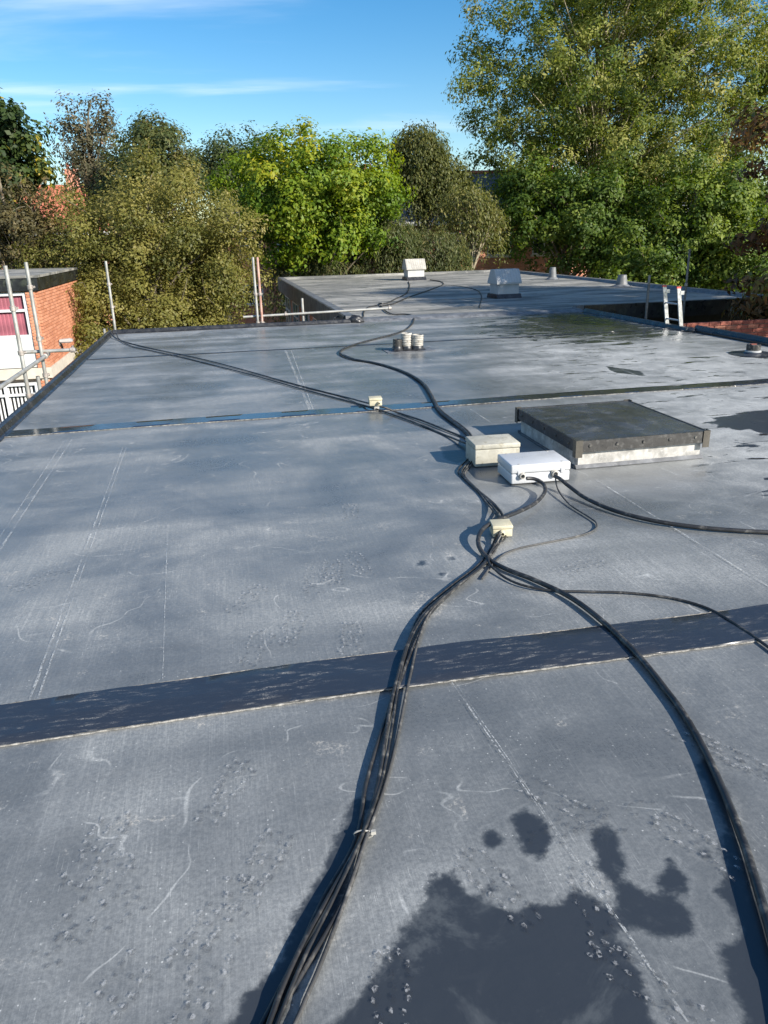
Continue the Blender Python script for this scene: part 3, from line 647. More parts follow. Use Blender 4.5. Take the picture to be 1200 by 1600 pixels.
# the strapped bundle in the foreground
bund = [(392,1680),(428,1600),(478,1500),(528,1400),(566,1310),(590,1225),(608,1140),(626,1062),(644,1000),(668,957),(712,917),(752,884),(770,858)]
offs = [(-14, .0, 0.0062), (-5, .009, .0068), (5, .0, 0.0066), (14, .002, .0056), (1, .012, .005)]
names = ['leftmost cable of the strapped foreground bundle', 'upper thick cable riding on the strapped foreground bundle', 'lower middle cable of the strapped foreground bundle', 'rightmost cable of the strapped foreground bundle', 'thinnest cable on top of the strapped foreground bundle']
for k, (dx, lift, r) in enumerate(offs):
    pts = []
    for i, (x, y) in enumerate(bund):
        f = (y - 700) / 800
        sp = 1.0 if abs(y - 1310) > 60 else 0.55
        wv = 9 * math.sin(i * 1.1 + k * 2.1) * f
        pts.append((x + dx * f * 1.5 * sp + wv * (1 if sp == 1 else .2), y, lift if sp == 1 else max(lift, .004 * k)))
    tail = [[(777,838,.01),(786,818,.03),(780,800),(752,772),(724,745),(729,730),(742,716,.03)], [(779,838,.02),(783,812,.05),(764,785),(738,758),(720,738),(733,722),(745,712,.05)],
            [(783,836,.05)], [(779,838,.03),(788,812,.05),(775,792),(744,764),(727,742),(736,728),(746,716,.04)], [(790,838,.01),(780,810,.04),(758,782),(731,752),(716,736),(728,720),(743,708,.06)]][k]
    cable(names[k], pts + tail, r, CABLE2 if k in (3,) else CABLE, 8, seed=10 + k, group='strapped cable bundle')
c0 = P(568, 1304, .012); ring = []
for i in range(15):
    a = 2 * math.pi * i / 14; ring.append((c0.x + .026 * math.cos(a), c0.y - .006 * math.cos(a), .013 + .013 * math.sin(a)))
t = MB().tube(ring, .0028, 6).box(c0.x + .020, c0.x + .034, c0.y - .012, c0.y - .002, .016, .026).build('cable_tie', GLAND, smooth=50); tag(t, 'small pale cable tie strapping the foreground cable bundle', 'cable tie')
# runs to the back
far_pair = [(168,512,.07),(176,524,.03),(192,533),(230,543),(300,558),(380,578),(470,603),(545,622),(576,630,.04)]
cable('upper of the paired black cables running from the far left corner', far_pair, .0085, CABLE, 8, seed=21, step=.08)
cable('lower of the paired black cables running from the far left corner', [(182,520,.05),(186,530,.01),(205,541),(240,549),(300,562),(378,582),(468,607),(548,628),(590,640),(650,661),(700,682),(740,697,.04)], .0085, CABLE, 8, seed=22, step=.08)
cable('black cable from the small cream box to the weathered cream box', [(594,635,.07),(606,638,.05),(622,645),(660,658),(700,674),(730,686),(746,694,.05)], .009, CABLE, 8, seed=23, step=.06)
main_far = [(592,474),(600,484),(613,491),(632,491),(645,494),(646,503),(638,512),(622,520),(590,529),(556,538),(535,546),(532,553),(552,561),(590,568),(630,581),(658,597),(672,615),(682,636),(692,648),(712,663),(728,676),(738,692,.04)]
cable('thick black cable winding back past the vent pipes to the far roof', main_far, .0145, CABLE, 8, seed=24, step=.08)
cable('thinner black cable lying along the winding thick one', [(x + 5 + 2 * math.sin(i), y + 1.5, *(q[2:])) for i, q in enumerate(main_far[11:]) for x, y in [q[:2]]], .009, CABLE2, 8, seed=25, step=.08)

# ------------------------------------------------------------------ vent pipes
def vent_pipe(loc, r, h, ribs, mat, label, tilt=(0, 0)):
    e = empty('vent_pipe', loc); e.rotation_euler = (tilt[0], tilt[1], 0); tag(e, label, 'vent pipe', 'vent pipes clustered on the roof')
    prof = [(r * .98, .0)]
    if ribs:
        for i in range(ribs):
            z = h * .16 + (h * .84) * i / ribs; d = h * .84 / ribs
            prof += [(r * .88, z), (r * .88, z + d * .3), (r, z + d * .38), (r, z + d * .95)]
    prof += [(r, h), (r * .82, h + .001), (r * .82, h * .45), (.001, h * .45)]
    MB().lathe(prof, 22).build('pipe', mat, e, 35)
    MB().lathe([(r * 1.0, 0.07), (r * 1.08, .06), (r * 1.12, .03), (r * 1.5, .012), (r * 1.9, .004)], 22).build('collar', TRIM, e, 40)
pv = [P(622, 549), P(637, 548), P(655, 548)]
vent_pipe(pv[0] + Vector((0, .05, 0)), .068, .17, 0, PIPE_K, 'short black vent pipe beside the two ribbed white ones', (0, R(2)))
vent_pipe(pv[1] + Vector((0, .06, 0)), .082, .25, 6, PIPE_W, 'cleaner ribbed white vent pipe in the middle of the three', (0, R(-1)))
vent_pipe(pv[2] + Vector((-.01, .08, 0)), .085, .225, 7, PIPE_W, 'stained ribbed white vent pipe on the right of the three', (R(2), R(2)))
pm = MB(); c = P(640, 548); kid(pm.box(c.x - .36, c.x + .36, c.y - .16, c.y + .30, .002, .0065).build('flashing_patch', LEAD))
c = P(1176, 553); e = empty('roof_outlet', c); tag(e, 'low round roof outlet near the right hand edge trim', 'roof outlet')
MB().lathe([(.001, .004), (.30, .004), (.26, .008), (.12, .012), (.10, .03)], 26).build('flange', TAPE, e, 40)
MB().lathe([(.098, .012), (.103, .03), (.103, .045), (.085, .05), (.001, .05)], 24).build('clamp_ring', COWL_W, e, 40)
MB().lathe([(.075, .05), (.088, .055), (.090, .12), (.080, .13), (.07, .12), (.06, .07), (.001, .07)], 24).build('stub', PIPE_K, e, 40)
MB().box(-.05, .03, -.02, .02, .121, .135).build('brick_chip', BRICK_R, e)

# ------------------------------------------------------------------ bricks
def brick_meshes(L, H, D):
    m = []
    for k in range(3):
        mb = MB(); j = lambda: random.uniform(-.0015, .0015)
        c = .004
        v = [(0 + j(), 0, 0), (L + j(), 0, 0), (L, 0, H), (0, 0, H), (c, -c, c), (L - c, -c, c), (L - c, -c, H - c), (c, -c, H - c), (0, D, 0), (L, D, 0), (L, D, H), (0, D, H)]
        f = [(4, 5, 6, 7), (0, 1, 5, 4), (1, 2, 6, 5), (2, 3, 7, 6), (3, 0, 4, 7), (0, 8, 9, 1), (1, 9, 10, 2), (2, 10, 11, 3), (3, 11, 8, 0)]
        m.append(mb.add(v, f).mesh('brick'))
    return m
def brick_run(parent, origin, rz, length, z0, z1, mat, holes=(), single=300, off=0.0):
    """stretcher bond facing local -Y; holes are (u0, u1, z0, z1) in local coordinates. The largest pieces are single objects."""
    L, H, J = .215, .065, .010; full = brick_meshes(L, H, .06); half = brick_meshes(.1025, H, .06)
    for me in full + half: me.materials.append(mat)
    rows = int((z1 - z0) / (H + J)); k = 0; rest = MB(); tints = []
    ca, sa = math.cos(rz), math.sin(rz)
    for r in range(rows - 1, -1, -1):
        z = z0 + r * (H + J); u = 0.0; first = True
        while u < length - .05:
            hb = (r % 2 == 1 and first) or (u + L > length + .01); first = False; w_ = .1025 if hb else L
            ok = not any(u + w_ > h[0] + .01 and u < h[1] - .01 and z + H > h[2] + .005 and z < h[3] - .005 for h in holes)
            if ok:
                push = random.uniform(-.003, .003)
                if k < single:
                    o = link('brick', random.choice(half if hb else full), None, parent, (origin[0] + u * ca - push * sa, origin[1] + u * sa + push * ca, z), (0, 0, rz)); k += 1
                else:
                    b = len(rest.v)
                    for vx in (half if hb else full)[0].vertices:
                        x, y, zz = vx.co; x += u; y += push
                        rest.v.append((origin[0] + x * ca - y * sa, origin[1] + x * sa + y * ca, z + zz))
                    for pl in (half if hb else full)[0].polygons: rest.f.append(tuple(i + b for i in pl.vertices)); tints.append(0)
                    tv = random.random(); tints[-9:] = [tv] * 9
            u += w_ + J
    if rest.v:
        me = bpy.data.meshes.new('brickwork'); me.from_pydata(rest.v, [], rest.f)
        a = me.attributes.new('tint', 'FLOAT', 'FACE'); a.data.foreach_set('value', tints)
        link('brickwork', me, mat, parent)['kind'] = 'stuff'

# ------------------------------------------------------------------ low brick wall beyond the right hand edge
BW = 12.6; wl = PT(1088, 505, BW); wr = PT(1200, 497, BW); wz = (wl.z + wr.z) / 2
bw = empty('brick_wall', (wl.x, BW, GZ)); tag(bw, 'low dark red brick wall beyond the right hand roof edge', 'wall')
MB().box(-.30, 5.0, .02, .24, 0, wz - GZ - .07).build('wall_core', MORTAR_D, bw)
brick_run(bw, (-.30, .0), 0, 5.3, wz - GZ - 1.5, wz - GZ, BRICK_R, single=300)

# ------------------------------------------------------------------ the next flat roof
FX0, FX1, FY0, FY1 = 2.48, 12.5, Y1 + .50, 33.6
fh = empty('flat_roofed_building', ((FX0 + FX1) / 2, (FY0 + FY1) / 2, GZ)); tag(fh, 'older flat roofed building behind with pale streaky felt roof', 'building')
def fkid(o): o.parent = fh; o.matrix_parent_inverse = Matrix.Translation((-(FX0 + FX1) / 2, -(FY0 + FY1) / 2, -GZ)); return o
xs = np.linspace(FX0 + .2, FX1 - .2, 40); ys = np.linspace(FY0, FY1 - .2, 60); mb = MB()
fkid(mb.add([(x, y, .006 + .012 * math.sin(x * 1.1) * math.sin(y * .8)) for y in ys for x in xs], [(j * 40 + i, j * 40 + i + 1, (j + 1) * 40 + i + 1, (j + 1) * 40 + i) for j in range(59) for i in range(39)]).build('felt_roof', FELT, smooth=60))
for nm, pr, ax, a0, a1 in (('roof_kerb', [(FX0 + .3, .0), (FX0 + .2, .09), (FX0, .095), (FX0, -.03), (FX0 + .3, -.03)], 'y', FY0 - .08, FY1),
                           ('roof_kerb', [(FX1 - .3, .0), (FX1 - .2, .09), (FX1, .095), (FX1, -.03), (FX1 - .3, -.03)], 'y', FY0 - .08, FY1),
                           ('roof_kerb', [(FY1 - .3, .0), (FY1 - .2, .088), (FY1 - .002, .093), (FY1 - .002, -.03), (FY1 - .3, -.03)], 'x', FX0 + .01, FX1 - .01),
                           ('roof_kerb', [(FY0 + .2, .0), (FY0 + .1, .088), (FY0 - .08, .093), (FY0 - .08, -.03), (FY0 + .2, -.03)], 'x', X1 - .1, FX1 - .01)):
    fkid(MB().extrude(pr, ax, a0, a1).build(nm, LEAD if a0 > 5 else FELT))  # darker material on the front kerb puts its shade into the colour
for bx in ((FX0 - .03, FX0 - .002, FY0 + .05, FY1, -.42, .085), (X1 + .06, FX1 + .03, FY0 - .12, FY0 - .085, -.24, .085), (FX1 + .002, FX1 + .03, FY0 - .08, FY1, -.24, .085)):
    fkid(MB().box(*bx).build('fascia', simple('weathered_fascia', (0.10, 0.098, 0.085), 0.7, var=.4, scale=2.5, bump=.2, dirt=(0.05, .06, .03)) if bx[0] < 5 else FASCIA_B))
fkid(MB().box(FX0 + .25, FX1 - .25, FY1 - .5, FY1 - .25, GZ - .1, -.05).build('wall', BRICKTEX_D)); fkid(MB().box(FX1 - .5, FX1 - .25, FY0 + .6, FY1 - .5, GZ - .1, -.05).build('wall', BRICKTEX_D))
fkid(MB().box(X1 + .3, FX1 - .5, FY0 + .35, FY0 + .6, GZ - .1, -.05).build('wall', DARK_SHADE))  # the shade on this front wall is put into its near-black colour
lw = fkid(MB().box(FX0 + .22, FX0 + .5, FY0 + .3, FY1 - .5, GZ - .1, -.05).build('wall', BRICKTEX))
for k in range(5):
    ya = FY0 + 2.2 + k * 3.2
    f = MB(); x = FX0 + .19
    for (a, b, c, d) in ((ya, ya + 1.9, -.62, -.56), (ya, ya + 1.9, -2.2, -2.14), (ya, ya + .07, -2.14, -.62), (ya + 1.83, ya + 1.9, -2.14, -.62), (ya + .92, ya + .98, -2.14, -.62), (ya + .07, ya + 1.83, -1.12, -1.06)):
        f.box(x - .02, x + .03, a, b, c, d)
    o = fkid(f.build('window', UPVC)); 
    q = MB().box(x + .001, x + .02, ya + .05, ya + 1.85, -2.16, -.6).build('pane', GLASS); q.parent = o
# ventilation cowls
def cowl(loc, sx, sy, h, label, rz=0, top=COWL_T):
    e = empty('ventilation_cowl', loc, rz); tag(e, label, 'vent cowl', 'vent cowls on the felt roof')
    MB().lathe([(1, 0)], 4)
    bh = h * .16; nh = h * .50
    MB().extrude([(-sy * .56, 0), (-sy * .44, bh), (sy * .44, bh), (sy * .56, 0)], 'x', -sx * .50, sx * .50).build('flashing', TRIM, e)
    MB().box(-sx * .42, sx * .42, -sy * .42, sy * .42, bh * .9, nh).build('neck', COWL_W, e)
    q = MB().extrude([(-sy * .5, nh + .002), (-sy * .5, nh + .05), (-sy * .20, h), (sy * .20, h), (sy * .5, nh + .05), (sy * .5, nh + .002)], 'x', -sx * .5, sx * .5)
    cap = q.build('cap', top, e)
    for k in range(9):
        x = -sx * .5 + sx * (k + .5) / 9
        MB().add([(x - .004, -sy * .5 - .004, nh + .052), (x + .004, -sy * .5 - .004, nh + .052), (x + .004, -sy * .20 - .004, h + .003), (x - .004, -sy * .20 - .004, h + .003),
                  (x - .004, -sy * .5 + .02, nh + .052), (x + .004, -sy * .5 + .02, nh + .052), (x + .004, -sy * .20 + .02, h - .003), (x - .004, -sy * .20 + .02, h - .003)],
                 [(0, 1, 2, 3), (0, 4, 5, 1), (3, 2, 6, 7), (0, 3, 7, 4), (1, 5, 6, 2)]).build('seam_rib', top, cap)
    MB().box(-sx * .51, -sx * .5 - .002, -sy * .45, sy * .45, nh + .01, nh + .06).build('end_strip', top, cap)
c = P(651, 438); c2 = P(796, 467)
cowl((c.x, c.y + .4, .0), .76, .7, .76, 'small vent cowl at the back of the felt roof among cables', R(2))
cowl((c2.x, c2.y + .4, .0), .68, .66, .72, 'larger looking white vent cowl standing in shade on the felt roof', R(3), COWL_W)
def stub(loc, r, h, label):
    e = empty('roof_vent', loc); tag(e, label, 'roof vent')
    MB().lathe([(.001, 0), (r * 1.6, 0), (r * 1.25, h * .15), (r, h * .2), (r * .72, h), (.001, h)], 16).build('cone', STUBM, e, 40)
    MB().lathe([(r * 1.6, .0), (r * 1.9, .012), (r * 1.65, .03)], 16).build('flange', LEAD, e, 40)
c = P(863, 437); stub((c.x, c.y, 0), .14, .42, 'tiny grey cone vent near the far kerb'); c = P(971, 448); stub((c.x, c.y, 0), .17, .34, 'grey cone vent on the shaded side of the felt roof')
def fcable(label, pts, r, seed): cable(label, pts, r, CABLE, 6, 0.01, step=.25, seed=seed)
fcable('black cable leading to the foot of the small vent cowl', [(592,474),(603,474),(618,467),(634,459),(640,448),(638,440)], .018, 31)
fcable('black cable curving round behind the small vent cowl', [(592,478),(612,475),(640,464),(672,453),(692,445),(688,440),(672,437)], .018, 32)
fcable('thin black cable tangled beside the scaffold rail end', [(590,477),(576,480),(569,488),(568,495),(560,497),(545,495),(526,495),(518,502)], .014, 33)
fcable('thin dark cable hooking over the shaded felt roof', [(692,445),(715,447),(742,452),(751,460),(750,480)], .012, 34)

# ------------------------------------------------------------------ scaffolding
def coupler(e, p, d, r=.0242, mat=COUPLER):
    p = Vector(p); d = Vector(d).normalized()
    o = MB().tube([p - d * .030, p - d * .026, p + d * .026, p + d * .030], [r * 1.15, r * 1.5, r * 1.5, r * 1.15], 12)
    q = d.orthogonal().normalized()
    o.tube([p + q * r * 1.2, p + q * r * 2.7], .011, 6); o.tube([p + q * r * 2.2, p + q * r * 2.6], .018, 6)
    o.build('coupler', mat, e, 40)
def pole(a, b, label, mat=TUBE, coup=(), r=.0242, group='scaffold tubes'):
    a, b = Vector(a), Vector(b); e = empty('scaffold_tube', a); tag(e, label, 'scaffold tube', group); d = b - a
    MB().tube([(0, 0, 0), d], r, 14).build('tube', mat, e, 40)
    MB().tube([d - d.normalized() * .001, d + d.normalized() * .004], [r * .8, r * .8], 12).build('end_mouth', DARK_SHADE, e)
    for f in coup: coupler(e, d * f, d, r)
    return e
def upright(base, top, s=None, t=None, zb=GZ):
    q = PS(*top, s) if s is not None else PT(*top, t)
    return Vector((q.x, q.y, zb)), q
# left hand row of standards, outside the left hand edge
SL = -2.42
b = PS(44, 612, SL); tp = PS(8, 415, SL); yy = (b.y + tp.y) / 2
tp = Vector((SL, yy, tp.z)); pole((SL, yy, GZ), tp, 'leftmost weathered scaffold upright in front of the window', TUBE, (.78, .855, .93))
YB = PS(64, 556, SL).y; tp = PS(37, 410, SL); pole((SL - .0, YB + .06, GZ), (SL, YB + .06, tp.z), 'greenish scaffold upright in front of the brick pier', TUBE, (.79, .86, .955))
zr = PS(64, 557, SL).z
pole((SL + .055, YB - 5.5, zr), (SL + .055, YB + .22, zr), 'long scaffold rail running along outside the left roof edge', TUBE, (.96,))
pole((SL - .25, YB + .115, zr + .052), (PT(119, 552, YB + .115).x, YB + .115, zr + .052), 'short scaffold tube pointing over the left roof edge', TUBE, (.94,))
q = PS(54, 606, SL + .06); pole((SL + .12, q.y, GZ), (SL + .12, q.y, q.z + .14), 'stubby scaffold tube end just clearing the left roof edge', TUBE)
TB = Y1 + .35
q = PT(165, 408, TB); pole((q.x, TB, GZ), q, 'lone scaffold upright at the far left roof corner', TUBE, (.80, .88, .94))
q = PT(163, 516, TB - .2); pole((q.x, TB - .2, GZ), (q.x, TB - .2, q.z + .03), 'stubby tube end beside the far left corner', TUBE)
for x, mt, lb in ((395, TUBE, 'silver scaffold upright of the close pair behind the roof'), (402, TUBE_R, 'rusty pink scaffold upright of the close pair behind the roof')):
    q = PT(x, 402, TB + (0 if mt is TUBE else .03)); pole((q.x, q.y, GZ), q, lb, mt, (.82, .90))
qa = PT(412, 494, TB + .08); qb = PT(612, 479, TB + .08); pole((qa.x - .4, TB + .08, qa.z), (qb.x, TB + .08, (qa.z + qb.z) / 2 + .01), 'horizontal scaffold rail reaching over the felt roof corner', TUBE, (.28, .985))
q = PT(472, 466, TB + .14); pole((q.x, TB + .14, GZ), q, 'short scaffold upright crossing the horizontal rail', TUBE, (.95,))
q = PT(1015, 430, 14.2); pole((max(q.x, X1 + .12), 14.2, GZ), (max(q.x, X1 + .12), 14.2, q.z), 'short dark scaffold tube with pale tip left of the ladder', TUBE_D)
q = PT(1078, 389, 14.6); pole((q.x, 14.6, GZ), q, 'slim grey scaffold tube rising behind the ladder', TUBE_D, (.90,), r=.022)
# ------------------------------------------------------------------ ladder
def ladder():
    xr = X1 + .03
    a = PS(1054, 506, xr); b2 = PS(1076, 512, xr); ya, yb = a.y, b2.y
    ta = PS(1045, 447, xr); H = ta.z + .02
    e = empty('ladder', (xr + .9, (ya + yb) / 2, GZ)); tag(e, 'aluminium ladder with red caps leaning on the right roof edge', 'ladder')
    ox = -(0.9); dz = H - GZ
    d = Vector((-.26 - .9, 0, dz)).normalized(); L = dz / d.z
    for s in (-1, 1):
        y = s * abs(ya - yb) / 2
        m = MB(); px = Vector((d.z, 0, -d.x)); n = []
        for k in (0, 1):
            base = d * (L * k) + Vector((0, y, 0))
            for (u, v) in ((-.032, -.013), (.032, -.013), (.032, .013), (-.032, .013)): n.append(base + px * u + Vector((0, v, 0)))
        m.add(n, [(0, 1, 2, 3), (7, 6, 5, 4), (0, 4, 5, 1), (1, 5, 6, 2), (2, 6, 7, 3), (3, 7, 4, 0)]); st = m.build('stile', ALU, e)
        tp_ = d * L + Vector((0, y, 0)); MB().box(tp_.x - .036, tp_.x + .036, y - .016, y + .016, tp_.z - .008, tp_.z + .018).build('end_cap', REDCAP, st)
        MB().box(tp_.x + .03, tp_.x + .10, y - .02, y + .02, tp_.z - .11, tp_.z - .05).build('guide_bracket', ALU, st)
    k = 0; zz = L - .27
    while zz > .2:
        c_ = d * zz; w_ = abs(ya - yb) / 2
        MB().tube([c_ + Vector((0, -w_, 0)), c_ + Vector((0, w_, 0))], .016, 8).build('rung', ALU, e, 50); zz -= .27
ladder()

# ------------------------------------------------------------------ the brick building on the left
def left_building():
    d0 = AT(58, 455, 19.0); CX, CY = d0.x, d0.y
    zt = PT(50, 432, CY).z; zf = PT(52, 454, CY).z; zl1 = PT(74, 574, CY).z; zl0 = PT(76, 590, CY).z
    CY2 = PS(120, 436, CX).y; LFT = 7.0
    e = empty('brick_building', (CX, CY, GZ)); tag(e, 'orange brick two storey building with red blinds and black fascia', 'building')
    Z = lambda z: z - GZ
    D = CY2 - CY
    MB().box(-LFT, -.24, .14, D, 0, Z(zf) - .01).build('wall_core', MORTAR, e)
    # window openings on the front, measured on the front plane
    wx1 = PT(46, 500, CY).x - CX; wx0 = -LFT + .3
    zw1 = PT(36, 457, CY).z; zw0 = zl1 + .02
    zlw1 = PT(60, 592, CY).z
    sidecore = MB().box(-.238, -.062, .0, D, 0, Z(zf) - .01).build('wall_core', MORTAR, e)
    brick_run(e, (wx1 + .005, .0 - .004), 0, -wx1 - .01, Z(zl1) + .005, Z(zf), BRICK_O, single=300)
    brick_run(e, (wx1 + .005, .0 - .004), 0, -wx1 - .01, .02, Z(zl0), BRICK_O, single=90)
    brick_run(e, (.0, .01), R(90), D - .01, Z(zl1) + .005, Z(zf), BRICK_O, single=0)
    brick_run(e, (.0, .01), R(90), D - .01, .02, Z(zl0), BRICK_O, single=0)
    MB().box(-LFT, .035, -.05, D + .01, Z(zl0), Z(zl1)).build('concrete_band', CONC, e)
    # roof slab with fascia
    MB().box(-LFT, .05, -.07, D + .05, Z(zf) + .002, Z(zt) - .03).build('fascia', FASCIA_B, e)
    MB().box(-LFT, .075, -.095, D + .075, Z(zt) - .028, Z(zt) + .03).build('roof_felt', FELT, e)
    # upper window
    def window(za, zb, xa, xb, bars_z, bars_x, blind):
        f = MB(); y0, y1 = .02, .09
        f.box(xa, xb, y0, y1, za, za + .07).box(xa, xb, y0, y1, zb - .07, zb).box(xa, xa + .07, y0, y1, za + .07, zb - .07).box(xb - .07, xb, y0, y1, za + .07, zb - .07)
        for z in bars_z: f.box(xa + .07, xb - .07, y0 + .002, y1, z - .03, z + .03)
        for x in bars_x: f.box(x - .04, x + .04, y0 + .003, y1, za + .07, zb - .07)
        w_ = f.build('window', UPVC, e)
        MB().box(xa + .05, xb - .05, .12, .135, za + .05, zb - .05).build('backing', DARK_SHADE, w_)
        n = int((xb - xa) / .089)
        proto = None
        for k in range(n):
            x = xa + .09 + k * .089
            if x > xb - .10: break
            if blind == 'red':
                me = MB().add([(0, .10, za + .07), (.05, .092, za + .07), (.086, .10, za + .07), (0, .10, zb - .07), (.05, .092, zb - .07), (.086, .10, zb - .07)], [(0, 1, 4, 3), (1, 2, 5, 4)]).mesh('blind_slat') if proto is None else proto
            else:
                me = MB().box(0, .042, .098, .101, za + .07, zb - .07).mesh('blind_slat') if proto is None else proto
            proto = me
            link('blind_slat', me, REDBLIND if blind == 'red' else WBLIND, w_, (x, 0, 0))
        return w_
    zmid = PT(38, 485, CY).z; zsill = PT(42, 528, CY).z
    window(Z(zsill), Z(zw1), wx0, wx1, [Z(zmid)], [wx1 - 1.6, wx1 - 3.2], 'red')
    MB().box(wx0, wx1, .03, .10, Z(zw0), Z(zsill) - .002).build('white_panel', PANELW, e)
    window(Z(zl0) - 2.3, Z(zl0) - .10, wx0, PT(60, 610, CY).x - CX, [Z(PT(40, 617, CY).z)], [PT(14, 640, CY).x - CX, PT(14, 640, CY).x - CX - 1.5], 'white')
    # bulkhead lamp on the side wall
    q = PS(92, 534, CX); lamp = empty('wall_lamp', (CX, q.y, q.z)); tag(lamp, 'small grey wall lamp on the sunlit brick side wall', 'lamp')
    MB().box(.0, .03, -.06, .06, -.09, .03).build('back_plate', STUBM, lamp)
    MB().extrude([(.03, .0), (.34, -.005), (.34, .045), (.26, .075), (.03, .06)], 'y', -.09, .09).build('hood', COWL_W, lamp)
    MB().box(.05, .30, -.07, .07, -.03, -.002).build('lens', STUBM, lamp)
left_building()

# ------------------------------------------------------------------ houses beyond the trees
def house(loc, rz, W, D, eave, ridge, label, roofm, wins, chim=True):
    e = empty('brick_house', loc, rz); tag(e, label, 'house')
    MB().box(-W / 2, W / 2, 0, D, 0, eave).build('wall', BRICKTEX, e)
    rf = MB().extrude([(-.4, eave - .05), (D / 2, ridge), (D + .4, eave - .05), (D + .4, eave - .22), (D / 2, ridge - .2), (-.4, eave - .22)], 'x', -W / 2 - .3, W / 2 + .3).build('roof', roofm, e)
    for s in (-1, 1): MB().add([(s * W / 2, .1, eave), (s * W / 2, D - .1, eave), (s * W / 2, D / 2, ridge - .25), (s * (W / 2 - .2), .1, eave), (s * (W / 2 - .2), D - .1, eave), (s * (W / 2 - .2), D / 2, ridge - .25)], [(0, 1, 2), (3, 5, 4), (0, 2, 5, 3), (1, 4, 5, 2)]).build('gable', BRICKTEX, e)
    MB().tube([(-W / 2 - .3, D / 2, ridge), (W / 2 + .3, D / 2, ridge)], .14, 8).build('ridge_tiles', REDTILE, rf)
    MB().box(-W / 2 - .3, W / 2 + .3, -.44, -.402, eave - .26, eave - .04).build('gutter', UPVC, rf)
    if chim:
        for cx in (-W * .38, W * .38):
            ch = MB().box(cx - .45, cx + .45, D / 2 - .35, D / 2 + .35, ridge - .8, ridge + 1.1).build('chimney', BRICKTEX, rf)
            for k in (-1, 1): MB().lathe([(.12, 0), (.10, .4), (.08, .4), (.08, .1)], 10).build('chimney_pot', REDTILE, ch, loc=(cx + .2 * k, D / 2, ridge + 1.1))
    for (x, z, w_, h) in wins:
        f = MB(); t = .08
        f.box(x - w_ / 2, x + w_ / 2, -.04, .03, z, z + t).box(x - w_ / 2, x + w_ / 2, -.04, .03, z + h - t, z + h).box(x - w_ / 2, x - w_ / 2 + t, -.04, .03, z + t, z + h - t).box(x + w_ / 2 - t, x + w_ / 2, -.04, .03, z + t, z + h - t)
        f.box(x - .04, x + .04, -.038, .03, z + t, z + h - t).box(x - w_ / 2 + t, x - .04, -.036, .03, z + h * .62, z + h * .62 + .07).box(x + .04, x + w_ / 2 - t, -.036, .03, z + h * .62, z + h * .62 + .07)
        o = f.build('window', UPVC, e); MB().box(x - w_ / 2 + .04, x + w_ / 2 - .04, -.01, -.005, z + .04, z + h - .04).build('pane', GLASS, o)
        MB().box(x - w_ / 2 - .08, x + w_ / 2 + .08, -.09, -.005, z - .13, z - .002).build('sill', CONC, o)
HW = [(x, z, 1.5, 1.4) for z in (2.6, 5.9) for x in (-4.2, -1.4, 1.4, 4.2)]
for px, dist, rz, lb, rm in ((745, 50, -8, 'red brick house with slate roof glimpsed behind the weeping willow', SLATE), (480, 60, -12, 'red brick house glimpsed under the bright green tree', SLATE),
                             (15, 52, 10, 'red brick house with red tiled roof behind the leftmost trees', REDTILE), (960, 66, -6, 'red brick house glimpsed through the tall tree on the right', SLATE)):
    q = AT(px, 400, dist); house((q.x, q.y, GZ), R(rz) , 12, 8, 8.0, 10.9, lb, rm, HW)

# ------------------------------------------------------------------ trees
def leaves_mesh(name, C, N_, size, aspect, tint, mat, down=None):
    """C: leaf centres (n,3); N_: rough facing (n,3); each leaf one kite-shaped face"""
    n = len(C)
    nr = N_ / (np.linalg.norm(N_, axis=1, keepdims=True) + 1e-9)
    a = rng.normal(size=(n, 3)) if down is None else down + 0.35 * rng.normal(size=(n, 3))
    a -= nr * (a * nr).sum(1, keepdims=True); a /= np.linalg.norm(a, axis=1, keepdims=True) + 1e-9
    b = np.cross(nr, a); s = (size * rng.uniform(.5, 1.45, n))[:, None]
    V = np.empty((n, 4, 3), np.float32)
    V[:, 0] = C - a * s; V[:, 1] = C + b * s * aspect + nr * s * .18; V[:, 2] = C + a * s; V[:, 3] = C - b * s * aspect + nr * s * .18
    me = bpy.data.meshes.new(name); me.vertices.add(n * 4); me.vertices.foreach_set('co', V.ravel())
    me.loops.add(n * 4); me.loops.foreach_set('vertex_index', np.arange(n * 4, dtype=np.int32)); me.polygons.add(n)
    me.polygons.foreach_set('loop_start', np.arange(0, n * 4, 4, dtype=np.int32)); me.update()
    at = me.attributes.new('tint', 'FLOAT', 'FACE'); at.data.foreach_set('value', np.clip(tint, 0, 1).astype(np.float32)); me.materials.append(mat)
    return me
def unit(n):
    v = rng.normal(size=(n, 3)); return v / np.linalg.norm(v, axis=1, keepdims=True)
